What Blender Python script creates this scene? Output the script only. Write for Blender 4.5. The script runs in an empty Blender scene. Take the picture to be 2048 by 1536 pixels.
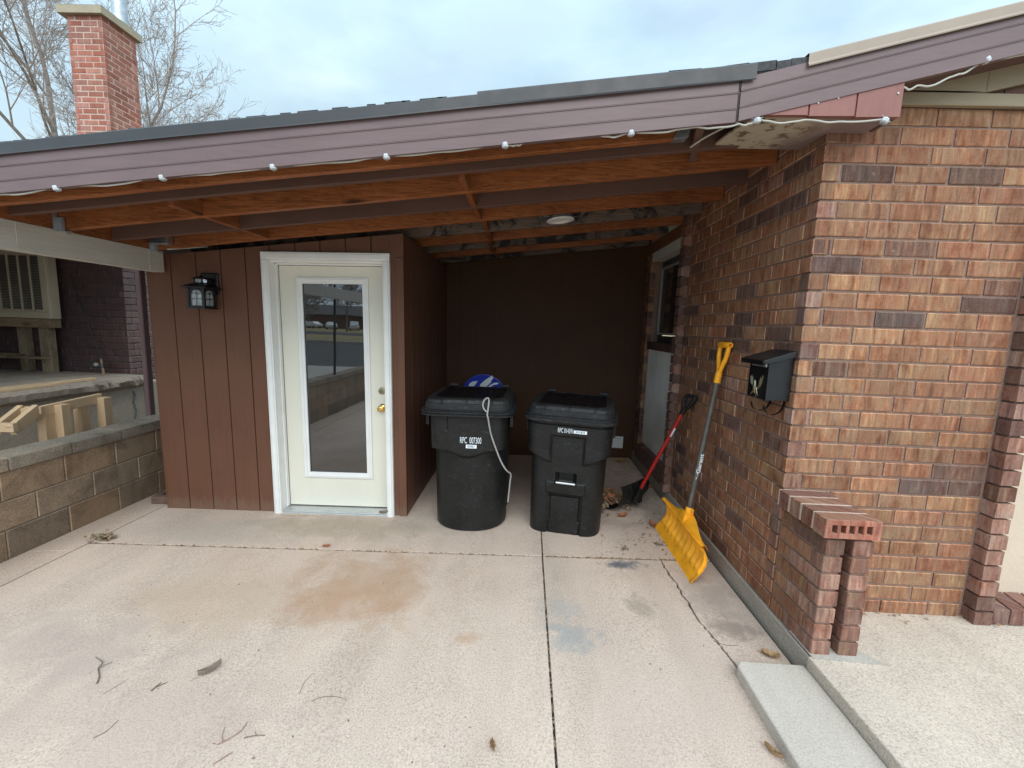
import bpy, bmesh, math, random
from mathutils import Vector, Matrix, Quaternion
random.seed(7)
R = math.radians
scene = bpy.context.scene
C = scene.collection

# ------------------------------------------------------------------ helpers
class MB:
    def __init__(s):
        s.v=[]; s.f=[]; s.col=[]; s.mi=[]; s.sm=[]
    def add(s, vs, fs, col=(1,1,1,0), mi=0, sm=False):
        o=len(s.v); s.v.extend([tuple(p) for p in vs])
        for f in fs:
            s.f.append([i+o for i in f]); s.col.append(col); s.mi.append(mi); s.sm.append(sm)
    def box(s, x0,x1,y0,y1,z0,z1, **k):
        if x0>x1: x0,x1=x1,x0
        if y0>y1: y0,y1=y1,y0
        if z0>z1: z0,z1=z1,z0
        vs=[(x0,y0,z0),(x1,y0,z0),(x1,y1,z0),(x0,y1,z0),(x0,y0,z1),(x1,y0,z1),(x1,y1,z1),(x0,y1,z1)]
        s.add(vs,[(0,3,2,1),(4,5,6,7),(0,1,5,4),(1,2,6,5),(2,3,7,6),(3,0,4,7)],**k)
    def hexa(s, vs, **k):
        s.add(vs,[(0,3,2,1),(4,5,6,7),(0,1,5,4),(1,2,6,5),(2,3,7,6),(3,0,4,7)],**k)
    def bar(s, a, b, w, h, up=(0,0,1), **k):
        a=Vector(a); b=Vector(b); d=(b-a).normalized(); up=Vector(up)
        r=d.cross(up)
        if r.length<1e-4: r=d.cross(Vector((1,0,0)))
        r.normalize(); u=r.cross(d)
        vs=[]
        for p in (a,b):
            vs+= [p-r*w/2-u*h/2, p+r*w/2-u*h/2, p+r*w/2+u*h/2, p-r*w/2+u*h/2]
        s.add(vs,[(0,3,2,1),(4,5,6,7),(0,1,5,4),(1,2,6,5),(2,3,7,6),(3,0,4,7)],**k)
    def tube(s, pts, rad, n=10, sm=True, cap=True, **k):
        pts=[Vector(p) for p in pts]; m=len(pts)
        if not hasattr(rad,'__len__'): rad=[rad]*m
        vs=[]; t0=(pts[1]-pts[0]).normalized()
        nrm=t0.orthogonal().normalized()
        for i in range(m):
            t=(pts[min(i+1,m-1)]-pts[max(i-1,0)])
            if t.length<1e-9: t=t0.copy()
            t.normalize()
            q=t0.rotation_difference(t); nrm=(q@nrm); nrm=(nrm-t*nrm.dot(t)).normalized(); t0=t
            b=t.cross(nrm)
            for j in range(n):
                a=2*math.pi*j/n
                vs.append(pts[i]+(nrm*math.cos(a)+b*math.sin(a))*rad[i])
        fs=[(i*n+j,i*n+(j+1)%n,(i+1)*n+(j+1)%n,(i+1)*n+j) for i in range(m-1) for j in range(n)]
        s.add(vs,fs,sm=sm,**k)
        if cap:
            s.add(vs[:n],[tuple(range(n-1,-1,-1))],**k); s.add(vs[-n:],[tuple(range(n))],**k)
    def rings(s, rings, close0=True, close1=True, sm=True, **k):
        n=len(rings[0]); vs=[p for r in rings for p in r]
        fs=[(i*n+j,i*n+(j+1)%n,(i+1)*n+(j+1)%n,(i+1)*n+j) for i in range(len(rings)-1) for j in range(n)]
        if close0: fs.append(tuple(range(n-1,-1,-1)))
        if close1: fs.append(tuple(range((len(rings)-1)*n,len(rings)*n)))
        s.add(vs,fs,sm=sm,**k)
    def lathe(s, prof, c, axis=(0,0,1), n=24, **k):
        c=Vector(c); ax=Vector(axis).normalized(); u=ax.orthogonal().normalized(); w=ax.cross(u)
        rs=[[c+ax*h+(u*math.cos(2*math.pi*j/n)+w*math.sin(2*math.pi*j/n))*r for j in range(n)] for r,h in prof]
        s.rings(rs,**k)
    def prism(s, poly, d, **k):
        d=Vector(d); a=[Vector(p) for p in poly]; b=[p+d for p in a]; n=len(a)
        s.add(a+b,[tuple(range(n-1,-1,-1)),tuple(range(n,2*n))]+[(i,(i+1)%n,n+(i+1)%n,n+i) for i in range(n)],**k)
    def grid(s, P, **k):
        n=len(P[0]); vs=[p for r in P for p in r]
        s.add(vs,[(i*n+j,i*n+j+1,(i+1)*n+j+1,(i+1)*n+j) for i in range(len(P)-1) for j in range(n-1)],**k)

def tag(o,label=None,cat=None,group=None,kind=None):
    if label: o['label']=label
    if cat: o['category']=cat
    if group: o['group']=group
    if kind: o['kind']=kind
    return o
def build(name, mb, mats, parent=None, bev=0, world=True, seg=2, fixn=True):
    me=bpy.data.meshes.new(name)
    vs=mb.v
    if parent is not None and world:
        inv=wm(parent).inverted(); vs=[inv@Vector(p) for p in vs]
    me.from_pydata([tuple(p) for p in vs],[],mb.f)
    if not isinstance(mats,(list,tuple)): mats=[mats]
    for m in mats: me.materials.append(m)
    me.polygons.foreach_set('material_index',mb.mi)
    me.polygons.foreach_set('use_smooth',mb.sm)
    at=me.attributes.new('bcol','FLOAT_COLOR','FACE')
    at.data.foreach_set('color',[x for c in mb.col for x in c])
    if fixn:
        bm=bmesh.new(); bm.from_mesh(me); bmesh.ops.recalc_face_normals(bm,faces=bm.faces); bm.to_mesh(me); bm.free()
    if any(mb.sm): me.set_sharp_from_angle(angle=R(38))
    me.update()
    o=bpy.data.objects.new(name,me); C.objects.link(o)
    if parent is not None: o.parent=parent
    if bev:
        b=o.modifiers.new('bevel','BEVEL'); b.width=bev; b.segments=seg; b.limit_method='ANGLE'; b.angle_limit=R(40)
        b.harden_normals=False
    return o
def wm(o):
    m=Matrix.LocRotScale(o.location,o.rotation_euler,o.scale)
    return wm(o.parent)@m if o.parent else m
def empty(name,loc,label,cat,rot=(0,0,0),group=None):
    o=bpy.data.objects.new(name,None); C.objects.link(o); o.location=loc; o.rotation_euler=rot
    o.empty_display_size=.1
    return tag(o,label,cat,group)
def text_mesh(name, body, mat, M, width, height, parent=None, ext=.0008, bold=.0):
    cu=bpy.data.curves.new(name,'FONT'); cu.body=body; cu.size=1; cu.extrude=0.002; cu.offset=bold
    t=bpy.data.objects.new(name,cu); C.objects.link(t)
    dg=bpy.context.evaluated_depsgraph_get(); me=bpy.data.meshes.new_from_object(t.evaluated_get(dg))
    bpy.data.objects.remove(t); bpy.data.curves.remove(cu)
    xs=[v.co.x for v in me.vertices]; ys=[v.co.y for v in me.vertices]
    sx=width/(max(xs)-min(xs)); sy=height/(max(ys)-min(ys)); cx=(max(xs)+min(xs))/2; cy=(max(ys)+min(ys))/2
    inv=wm(parent).inverted() if parent else Matrix()
    for v in me.vertices:
        v.co=inv@(M@Vector(((v.co.x-cx)*sx,(v.co.y-cy)*sy,v.co.z*ext/.002)))
    me.name=name; me.materials.clear(); me.materials.append(mat)
    o=bpy.data.objects.new(name,me); C.objects.link(o)
    if parent: o.parent=parent
    return o
def smooth(a,b,x):
    t=max(0,min(1,(x-a)/(b-a))); return t*t*(3-2*t)
S=.016; X0=1.36
def gz(x): return S*(x-X0)          # the driveway falls gently to the left

# ------------------------------------------------------------------ materials
def mat(name):
    m=bpy.data.materials.new(name); m.use_nodes=True
    nt=m.node_tree; b=nt.nodes['Principled BSDF']; return m,nt,b
def nd(nt,t,**k):
    n=nt.nodes.new(t)
    for a,v in k.items():
        if a in n.inputs.keys() if hasattr(n.inputs,'keys') else False: n.inputs[a].default_value=v
        else: setattr(n,a,v)
    return n
def coords(nt,scale=(1,1,1),kind='Object',loc=(0,0,0)):
    tc=nt.nodes.new('ShaderNodeTexCoord'); mp=nt.nodes.new('ShaderNodeMapping')
    mp.inputs['Scale'].default_value=scale; mp.inputs['Location'].default_value=loc
    nt.links.new(tc.outputs[kind],mp.inputs['Vector']); return mp.outputs[0]
def noise(nt,vec,scale,detail=4,rough=.6,dist=0):
    n=nt.nodes.new('ShaderNodeTexNoise'); n.inputs['Scale'].default_value=scale; n.inputs['Detail'].default_value=detail
    n.inputs['Roughness'].default_value=rough; n.inputs['Distortion'].default_value=dist
    nt.links.new(vec,n.inputs['Vector']); return n.outputs['Fac']
def ramp(nt,fac,stops):
    n=nt.nodes.new('ShaderNodeValToRGB'); e=n.color_ramp.elements
    while len(e)<len(stops): e.new(.5)
    for i,(p,c) in enumerate(stops):
        e[i].position=p; e[i].color=(c if len(c)==4 else (*c,1)) if hasattr(c,'__len__') else (c,c,c,1)
    nt.links.new(fac,n.inputs[0]); return n.outputs[0]
def mix(nt,fac,a,b,mode='MIX'):
    n=nt.nodes.new('ShaderNodeMix'); n.data_type='RGBA'; n.blend_type=mode
    for i,v in ((0,fac),(6,a),(7,b)):
        if hasattr(v,'is_linked') or hasattr(v,'links'): nt.links.new(v,n.inputs[i])
        else: n.inputs[i].default_value=(v if i==0 else (*v,1) if len(v)==3 else v)
    return n.outputs[2]
def math_(nt,op,a,b=None,c=None):
    n=nt.nodes.new('ShaderNodeMath'); n.operation=op
    for i,v in enumerate((a,b,c)):
        if v is None: continue
        if hasattr(v,'links'): nt.links.new(v,n.inputs[i])
        else: n.inputs[i].default_value=v
    return n.outputs[0]
def bump(nt,b,h,strength=.3,dist=.01):
    n=nt.nodes.new('ShaderNodeBump'); n.inputs['Strength'].default_value=strength; n.inputs['Distance'].default_value=dist
    nt.links.new(h,n.inputs['Height']); nt.links.new(n.outputs[0],b.inputs['Normal'])
def simple(name,col,rough=.6,metal=0,var=.15,nscale=8,bmp=0,bscale=60,spec=.5,stretch=(1,1,1)):
    m,nt,b=mat(name); v=coords(nt,stretch)
    f=noise(nt,v,nscale,5,.6)
    lo=tuple(c*(1-var) for c in col); hi=tuple(min(1,c*(1+var)) for c in col)
    nt.links.new(ramp(nt,f,[(.3,lo),(.7,hi)]),b.inputs['Base Color'])
    b.inputs['Metallic'].default_value=metal; b.inputs['Specular IOR Level'].default_value=spec
    rr=noise(nt,v,nscale*3,3,.6)
    nt.links.new(ramp(nt,rr,[(.3,max(0,rough-.08)),(.7,min(1,rough+.08))]),b.inputs['Roughness'])
    if bmp: bump(nt,b,noise(nt,v,bscale,4,.6),bmp,.004)
    return m

def concrete(name,col,stains=(),spk=.8,warm=(.5,.42,.36),rough=.9,big=1.3,pit=.22):
    m,nt,b=mat(name); v=coords(nt)
    n1=noise(nt,v,big,6,.65,.3); n2=noise(nt,v,9,5,.7); n3=noise(nt,v,130,2,.5); n4=noise(nt,v,330,2,.5)
    base=ramp(nt,n1,[(.28,tuple(c*.84 for c in col)),(.5,col),(.75,tuple(min(1,c*1.1) for c in col))])
    base=mix(nt,math_(nt,'MULTIPLY',ramp(nt,n2,[(.35,0),(.75,1)]),.35),base,warm)
    sp=ramp(nt,n3,[(.34,(.62,.59,.58)),(.46,(.96,.95,.95)),(.56,(1.03,1.03,1.03)),(.66,(1.24,1.22,1.2))])
    wv=noise(nt,coords(nt,(2.6,.5,1)),1.3,5,.65,.4); base=mix(nt,.8,base,ramp(nt,wv,[(.32,(.88,.87,.86)),(.5,(1,1,1)),(.68,(1.07,1.06,1.05))]),'MULTIPLY')
    base=mix(nt,math_(nt,'MULTIPLY',ramp(nt,n1,[(.3,1.0),(.7,.55)]),spk),base,sp,'MULTIPLY')
    s2=ramp(nt,n4,[(.32,(.5,.47,.45)),(.42,(1,1,1)),(.6,(1,1,1)),(.68,(1.2,1.2,1.2))]); base=mix(nt,.5,base,s2,'MULTIPLY')
    for (x,y,rx,ry,colr,st,seed) in stains:
        tc=nt.nodes.new('ShaderNodeTexCoord'); mp=nt.nodes.new('ShaderNodeMapping')
        mp.vector_type='POINT'; mp.inputs['Location'].default_value=(-x/rx,-y/ry,0); mp.inputs['Scale'].default_value=(1/rx,1/ry,0)
        nt.links.new(tc.outputs['Object'],mp.inputs[0])
        ln=nt.nodes.new('ShaderNodeVectorMath'); ln.operation='LENGTH'; nt.links.new(mp.outputs[0],ln.inputs[0])
        v2=coords(nt,loc=(seed*3.7,seed*1.3,0)); nn=noise(nt,v2,5/max(.4,min(1.4,3*max(rx,ry))),7,.68,.5)
        d=math_(nt,'ADD',ln.outputs['Value'],math_(nt,'MULTIPLY',math_(nt,'SUBTRACT',nn,.5),3.3))
        f=ramp(nt,d,[(.15,st),(.55,st*.7),(.8,st*.35),(1.0,0)])
        base=mix(nt,f,base,colr)
    nt.links.new(base,b.inputs['Base Color']); b.inputs['Roughness'].default_value=rough; b.inputs['Specular IOR Level'].default_value=.25
    h=math_(nt,'ADD',math_(nt,'MULTIPLY',n3,.6),math_(nt,'MULTIPLY',n2,.5)); bump(nt,b,h,pit,.006)
    return m

def brickmat(name,streak=1.0,spots=.5):
    m,nt,b=mat(name)
    at=nt.nodes.new('ShaderNodeAttribute'); at.attribute_name='bcol'
    tc=nt.nodes.new('ShaderNodeTexCoord'); sep=nt.nodes.new('ShaderNodeSeparateXYZ'); nt.links.new(tc.outputs['Object'],sep.inputs[0])
    u=math_(nt,'ADD',sep.outputs[0],sep.outputs[1])
    cb=nt.nodes.new('ShaderNodeCombineXYZ')
    nt.links.new(math_(nt,'MULTIPLY',u,46),cb.inputs[0]); nt.links.new(math_(nt,'MULTIPLY',sep.outputs[2],5),cb.inputs[1])
    nt.links.new(math_(nt,'MULTIPLY',at.outputs['Alpha'],97),cb.inputs[2])
    st=noise(nt,cb.outputs[0],1.0,4,.65,.4)
    cb2=nt.nodes.new('ShaderNodeCombineXYZ')
    nt.links.new(math_(nt,'MULTIPLY',u,16),cb2.inputs[0]); nt.links.new(math_(nt,'MULTIPLY',sep.outputs[2],9),cb2.inputs[1])
    nt.links.new(math_(nt,'MULTIPLY',at.outputs['Alpha'],53),cb2.inputs[2])
    s2=noise(nt,cb2.outputs[0],1.0,4,.6,.2)
    col=at.outputs['Color']
    a=ramp(nt,st,[(.33,(.50,.44,.42)),(.46,(.92,.89,.88)),(.55,(1.04,1.03,1.0)),(.66,(1.5,1.55,1.45))])
    c=mix(nt,.85*streak,col,a,'MULTIPLY')
    a2=ramp(nt,s2,[(.32,(.78,.60,.52)),(.45,(1.03,.92,.86)),(.54,(1,1,1)),(.66,(1.06,1.12,1.06))])
    c=mix(nt,1.0*streak,c,a2,'MULTIPLY')
    v=coords(nt); sp=noise(nt,v,210,2,.5)
    c=mix(nt,math_(nt,'MULTIPLY',ramp(nt,sp,[(.69,0),(.76,1)]),spots),c,(.62,.48,.38))
    wth=noise(nt,v,1.6,5,.65); c=mix(nt,.8,c,ramp(nt,wth,[(.34,(.82,.80,.79)),(.5,(1,1,1)),(.66,(1.12,1.11,1.1))]),'MULTIPLY')
    sm=noise(nt,v,34,5,.7,.6); c=mix(nt,ramp(nt,sm,[(.62,0),(.70,.5)]),c,(.34,.235,.19))
    dk=noise(nt,v,90,3,.6); c=mix(nt,.55,c,ramp(nt,dk,[(.3,(.62,.6,.58)),(.5,(1,1,1))]),'MULTIPLY')
    nt.links.new(c,b.inputs['Base Color']); b.inputs['Roughness'].default_value=.78; b.inputs['Specular IOR Level'].default_value=.3
    h=math_(nt,'ADD',noise(nt,v,70,5,.7),math_(nt,'MULTIPLY',st,.5)); bump(nt,b,h,.45,.004)
    return m
def woodmat(name,c0,c1,dark,axis='x',knots=True,stain=0,rough=.65,stc=(.03,.025,.022),gs=1.6):
    m,nt,b=mat(name)
    sc={'x':(1.2,22,22),'y':(22,1.2,22),'z':(22,22,1.2)}[axis]
    inf=nt.nodes.new('ShaderNodeObjectInfo')
    tc=nt.nodes.new('ShaderNodeTexCoord'); ad=nt.nodes.new('ShaderNodeVectorMath'); ad.operation='ADD'
    nt.links.new(tc.outputs['Object'],ad.inputs[0]); ml=nt.nodes.new('ShaderNodeVectorMath'); ml.operation='SCALE'
    ml.inputs[0].default_value=(13,7,5); nt.links.new(inf.outputs['Random'],ml.inputs['Scale']); nt.links.new(ml.outputs[0],ad.inputs[1])
    mp=nt.nodes.new('ShaderNodeMapping'); mp.inputs['Scale'].default_value=sc; nt.links.new(ad.outputs[0],mp.inputs[0])
    g=noise(nt,mp.outputs[0],1.6,6,.62,1.4)
    c=ramp(nt,g,[(.28,c1),(.40,c0),(.445,tuple(x*.55 for x in c0)),(.48,c0),(.54,c1),(.575,tuple(x*.6 for x in c0)),(.62,c0),(.8,c1)])
    big=noise(nt,ad.outputs[0],2.3,4,.6); c=mix(nt,.75,c,ramp(nt,big,[(.28,(.55,.50,.46)),(.5,(1,1,1)),(.78,(1.25,1.2,1.15))]),'MULTIPLY')
    if knots:
        mk=nt.nodes.new('ShaderNodeMapping'); mk.inputs['Scale'].default_value={'x':(1.6,5,5),'y':(5,1.6,5),'z':(5,5,1.6)}[axis]
        nt.links.new(ad.outputs[0],mk.inputs[0])
        vo=nt.nodes.new('ShaderNodeTexVoronoi'); vo.inputs['Scale'].default_value=1.0; nt.links.new(mk.outputs[0],vo.inputs['Vector'])
        c=mix(nt,ramp(nt,vo.outputs['Distance'],[(.06,.9),(.15,0)]),c,dark)
    if stain:
        st=noise(nt,ad.outputs[0],3.2,6,.7,.8)
        c=mix(nt,ramp(nt,st,[(.50,0),(.58,stain)]),c,stc)
    nt.links.new(c,b.inputs['Base Color']); b.inputs['Roughness'].default_value=rough; b.inputs['Specular IOR Level'].default_value=.3
    bump(nt,b,g,.2,.003)
    return m
def paintmat(name,col,grain=(22,22,1.5),rough=.6,bmp=.25,var=.12,flake=None,fl=.74):
    m,nt,b=mat(name); v=coords(nt,grain); g=noise(nt,v,2.0,6,.65,.6); v1=coords(nt); n1=noise(nt,v1,2.2,5,.6); n2=noise(nt,v1,14,5,.65)
    c=ramp(nt,n1,[(.3,tuple(x*(1-var) for x in col)),(.7,tuple(min(1,x*(1+var)) for x in col))])
    c=mix(nt,.5,c,ramp(nt,g,[(.3,(.82,.8,.78)),(.6,(1.06,1.06,1.06))]),'MULTIPLY')
    if flake: c=mix(nt,ramp(nt,n2,[(fl,0),(fl+.05,.8)]),c,flake)
    nt.links.new(c,b.inputs['Base Color']); b.inputs['Roughness'].default_value=rough; b.inputs['Specular IOR Level'].default_value=.35
    bump(nt,b,math_(nt,'ADD',g,math_(nt,'MULTIPLY',n2,.5)),bmp,.003)
    return m
def plastic(name,col,rough=.5,scr=.25,scol=(.16,.16,.16)):
    m,nt,b=mat(name); v=coords(nt); n1=noise(nt,v,6,5,.65); n2=noise(nt,coords(nt,(1,1,2.2)),19,7,.75,1.6)
    c=ramp(nt,n1,[(.3,tuple(x*.75 for x in col)),(.7,tuple(x*1.35 for x in col))])
    c=mix(nt,ramp(nt,n2,[(.54,0),(.66,scr)]),c,scol)
    nt.links.new(c,b.inputs['Base Color'])
    nt.links.new(ramp(nt,n1,[(.3,rough-.1),(.7,rough+.12)]),b.inputs['Roughness'])
    bump(nt,b,noise(nt,v,240,2,.5),.12,.002); b.inputs['Specular IOR Level'].default_value=.28
    return m

TAN=[(.295,.155,.092),(.28,.142,.084),(.275,.132,.08),(.305,.172,.104),(.265,.136,.08),(.285,.148,.087),(.275,.134,.081),(.295,.164,.095)]
DARK=[(.145,.086,.068),(.16,.092,.072),(.125,.077,.066),(.175,.095,.07)]
PINK=[(.31,.175,.14),(.28,.15,.115),(.24,.13,.10),(.33,.205,.165),(.16,.095,.082)]
M_brick=brickmat('brick_face')
M_mortar=concrete('mortar',(.255,.168,.135),warm=(.31,.21,.17),rough=.95)
M_neighbrick=brickmat('painted_brick',.45,.1)
M_chimbrick=brickmat('red_brick',.4,.25)
M_chimmortar=concrete('pale_mortar',(.56,.43,.36),warm=(.5,.4,.33))
M_cmu=brickmat('cinder_block',.15,.35)
def cmufix():
    nt=M_cmu.node_tree; b=nt.nodes['Principled BSDF']; l=b.inputs['Base Color'].links[0]; src=l.from_socket
    v=coords(nt); n1=noise(nt,v,3.5,6,.7,.6); n2=noise(nt,v,120,3,.6); n3=noise(nt,v,1.1,4,.6)
    c=mix(nt,.9,src,ramp(nt,n1,[(.3,(.52,.50,.48)),(.5,(1,1,1)),(.7,(1.2,1.15,1.08))]),'MULTIPLY')
    c=mix(nt,.9,c,ramp(nt,n2,[(.3,(.55,.55,.55)),(.5,(1,1,1)),(.72,(1.25,1.25,1.25))]),'MULTIPLY')
    c=mix(nt,ramp(nt,n3,[(.52,0),(.70,.35)]),c,(.33,.20,.135)); nt.links.new(c,b.inputs['Base Color']); b.inputs['Roughness'].default_value=.92
    bump(nt,b,n2,.8,.006)
cmufix()
M_cmumortar=concrete('block_mortar',(.17,.13,.10),warm=(.20,.15,.11))
RUST=(.42,.235,.12); GREYST=(.17,.19,.20); DAMP=(.30,.25,.21)
M_drive=concrete('driveway_concrete',(.59,.472,.395),warm=(.55,.435,.35),big=.9,stains=[
 (-1.3,2.45,1.1,.55,(.47,.34,.25),.34,21),(-.95,2.50,.55,.40,(.40,.235,.13),.52,1),(-1.0,2.28,.36,.22,(.44,.25,.15),.45,2),(-1.75,2.25,.55,.30,(.45,.33,.22),.34,3),(-1.5,3.2,.8,.22,(.33,.27,.19),.5,4),
 (.73,2.81,.13,.07,(.115,.125,.135),.95,5),(.30,2.10,.17,.15,(.27,.30,.31),.6,6),(.25,2.33,.15,.10,(.33,.36,.37),.4,7),
 (.74,2.37,.10,.13,(.34,.285,.22),.75,8),(1.2,2.2,.14,.12,(.27,.21,.18),.7,9),(1.18,2.5,.2,.3,(.33,.27,.23),.5,10),(.2,2.7,.12,.8,(.36,.31,.27),.35,11),(-2.2,1.9,.6,.25,(.40,.32,.285),.55,12),(-1.5,1.5,.7,.3,(.46,.36,.31),.4,17),(.75,1.7,.5,.4,(.55,.43,.37),.4,18),
 (1.05,4.1,.5,.7,(.24,.2,.17),.6,13),(-.45,3.5,.7,.3,(.38,.33,.28),.5,14),(-.25,2.05,.08,.05,(.47,.30,.2),.6,15),(-2.4,3.1,.8,.25,(.40,.35,.30),.45,16)])
M_porch=concrete('porch_concrete',(.58,.495,.415),warm=(.56,.47,.385),pit=.5)
M_step=concrete('step_concrete',(.53,.472,.412),warm=(.44,.39,.335),pit=.25,rough=.85,spk=.55)
M_found=concrete('foundation_concrete',(.40,.35,.295),warm=(.36,.31,.26),pit=.5,stains=[])
M_oldconc=concrete('old_concrete',(.47,.39,.31),warm=(.32,.26,.205),big=2.2,pit=.9)
M_slabrough=concrete('broken_concrete',(.42,.34,.27),warm=(.24,.20,.165),big=4,pit=1.0)
M_soil=concrete('soil',(.09,.07,.055),warm=(.12,.09,.07))
M_siding=paintmat('brown_siding',(.135,.058,.033),(30,30,1.0),rough=.62,bmp=.45,var=.10,flake=(.2,.12,.09),fl=.80)
def sidingdirt(m,h=.16):
    nt=m.node_tree; b=nt.nodes['Principled BSDF']; src=b.inputs['Base Color'].links[0].from_socket
    tc=nt.nodes.new('ShaderNodeTexCoord'); sep=nt.nodes.new('ShaderNodeSeparateXYZ'); nt.links.new(tc.outputs['Object'],sep.inputs[0])
    n=noise(nt,coords(nt,(9,9,3)),2.2,6,.7,.4); n2=noise(nt,coords(nt),26,4,.7)
    f=math_(nt,'SUBTRACT',math_(nt,'ADD',math_(nt,'MULTIPLY',n,.30),-.02),sep.outputs[2])
    c=mix(nt,ramp(nt,f,[(0,0),(.10,.45)]),src,(.20,.135,.095)); c=mix(nt,ramp(nt,n2,[(.69,0),(.74,.35)]),c,(.24,.16,.12))
    nt.links.new(c,b.inputs['Base Color'])
sidingdirt(M_siding)
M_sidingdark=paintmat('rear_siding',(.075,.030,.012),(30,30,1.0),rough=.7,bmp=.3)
M_groove=simple('groove',(.03,.015,.012),.9)
M_orange=woodmat('cedar_joist',(.30,.098,.032),(.375,.135,.05),(.05,.018,.009),'x',rough=.5)
M_orangey=woodmat('cedar_blocking',(.25,.083,.029),(.31,.108,.04),(.05,.018,.009),'y',rough=.5)
M_brownjoist=paintmat('brown_painted_joist',(.125,.066,.050),(1.5,22,22),rough=.7)
M_weather=woodmat('weathered_joist',(.17,.12,.095),(.20,.15,.12),(.04,.03,.025),'x',stain=.95,stc=(.022,.02,.022))
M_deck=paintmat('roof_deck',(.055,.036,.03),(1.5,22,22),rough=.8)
M_whitebeam=paintmat('white_beam_paint',(.52,.49,.44),(26,1.2,26),rough=.6,bmp=.6,var=.05)
M_fascia=paintmat('fascia_metal',(.158,.105,.107),(2.5,30,30),rough=.40,bmp=.05,var=.06,flake=(.42,.36,.36),fl=.795)
M_drip=simple('dark_drip_edge',(.033,.031,.034),.4,0,.15,5)
M_tandrip=simple('tan_drip_edge',(.33,.255,.20),.45,0,.08,4)
M_shingle=simple('asphalt_shingle',(.06,.06,.065),.95,0,.4,40,bmp=.6,bscale=140)
M_redpanel=paintmat('red_brown_panel',(.25,.105,.09),(14,14,2.5),rough=.45,bmp=.6,var=.12,flake=(.42,.22,.19),fl=.72)
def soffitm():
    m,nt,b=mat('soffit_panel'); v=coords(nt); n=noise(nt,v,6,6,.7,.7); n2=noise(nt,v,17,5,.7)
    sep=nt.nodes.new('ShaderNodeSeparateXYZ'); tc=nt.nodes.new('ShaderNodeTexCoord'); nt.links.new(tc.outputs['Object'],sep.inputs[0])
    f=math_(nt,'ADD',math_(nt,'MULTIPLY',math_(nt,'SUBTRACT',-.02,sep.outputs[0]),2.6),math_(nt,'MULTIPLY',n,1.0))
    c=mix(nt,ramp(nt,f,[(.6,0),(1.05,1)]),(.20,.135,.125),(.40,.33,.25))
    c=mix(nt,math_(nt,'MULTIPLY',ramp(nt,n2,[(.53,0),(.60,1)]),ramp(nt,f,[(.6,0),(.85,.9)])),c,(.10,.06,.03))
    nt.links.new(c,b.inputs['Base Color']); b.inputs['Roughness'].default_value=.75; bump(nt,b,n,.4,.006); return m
M_soffit=soffitm()
M_beige=paintmat('beige_trim',(.275,.215,.145),(2,22,22),rough=.55,bmp=.15,var=.05)
M_stucco=simple('stucco',(.58,.47,.365),.9,0,.05,4,bmp=.7,bscale=45)
M_greypanel=simple('grey_panel',(.84,.80,.73),.85,0,.12,3,bmp=.2,bscale=30)
M_white=simple('white_paint',(.80,.79,.77),.4,0,.05,5,bmp=.06,bscale=30)
M_doorpaint=simple('door_paint',(.73,.70,.60),.45,0,.035,2.5,bmp=.03,bscale=20)
M_brass=simple('brass',(.80,.52,.16),.16,1,.1,20)
M_brassold=simple('antique_brass',(.30,.27,.19),.35,1,.15,30)
M_galv=simple('galvanised_steel',(.50,.52,.54),.38,.9,.2,15)
M_alu=simple('aluminium',(.6,.62,.63),.35,.8,.08,10)
M_black=simple('black_metal',(.006,.0065,.008),.4,0,.2,8)
M_blackpl=plastic('black_plastic',(.0125,.0125,.012),.42,.45,(.07,.066,.06))
M_inset=plastic('glossy_lid_inset',(.006,.006,.008),.3,.1,(.05,.05,.05))
M_lidpl=plastic('lid_plastic',(.020,.020,.021),.5,.5,(.11,.11,.11))
M_rubber=simple('rubber',(.02,.02,.02),.8)
M_label=simple('white_print',(.80,.86,.90),.5,0,.03)
M_ink=simple('black_ink',(.06,.06,.07),.6)
M_yellow=plastic('yellow_plastic',(.92,.40,.022),.38,.12,(.85,.45,.1))
M_shaft=simple('grey_brown_shaft',(.125,.105,.088),.45,.2,.2,20,bmp=.25,bscale=90)
M_red=simple('red_painted_shaft',(.42,.018,.016),.32,0,.1,12)
M_blue=simple('blue_print',(.02,.035,.30),.4,0,.1,5)
M_silver=simple('silver_print',(.52,.54,.55),.45,0,.06,8)
M_cord=simple('grey_cord',(.36,.34,.32),.5,0,.1,20)
M_lightpod=simple('light_pod_plastic',(.52,.54,.57),.35,0,.05,10)
M_lens=simple('pod_lens',(.25,.25,.25),.15)
M_wire=simple('white_cable',(.45,.43,.39),.5,0,.08,10)
M_lumber=paintmat('new_lumber',(.62,.43,.265),(22,1.2,22),rough=.7,bmp=.15,var=.10)
M_lumberz=paintmat('new_lumber_upright',(.60,.41,.25),(22,22,1.2),rough=.7,bmp=.15,var=.10)
M_oldwood=woodmat('old_timber',(.30,.21,.125),(.36,.26,.16),(.12,.07,.04),'x',stain=.5,stc=(.11,.06,.035))
M_oldwoodz=woodmat('old_timber_upright',(.30,.23,.15),(.36,.27,.18),(.12,.07,.04),'z',stain=.4,stc=(.13,.07,.04))
M_tanmetal=simple('tan_metal',(.56,.45,.32),.5,0,.07,4)
M_darkpad=simple('cooler_pad',(.025,.026,.028),.9,0,.3,30,bmp=.5)
M_maroon=simple('maroon_metal',(.15,.09,.095),.5,0,.08,5)
M_bark=simple('bark',(.24,.20,.175),.9,0,.3,6,bmp=.5,bscale=30)
M_twig=simple('twig_bark',(.36,.30,.275),.85,0,.2,6)
M_bamboo=simple('cork_grip',(.25,.16,.09),.7)
M_leaf=simple('dry_leaf',(.36,.22,.11),.75,0,.35,30,bmp=.3)
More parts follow.
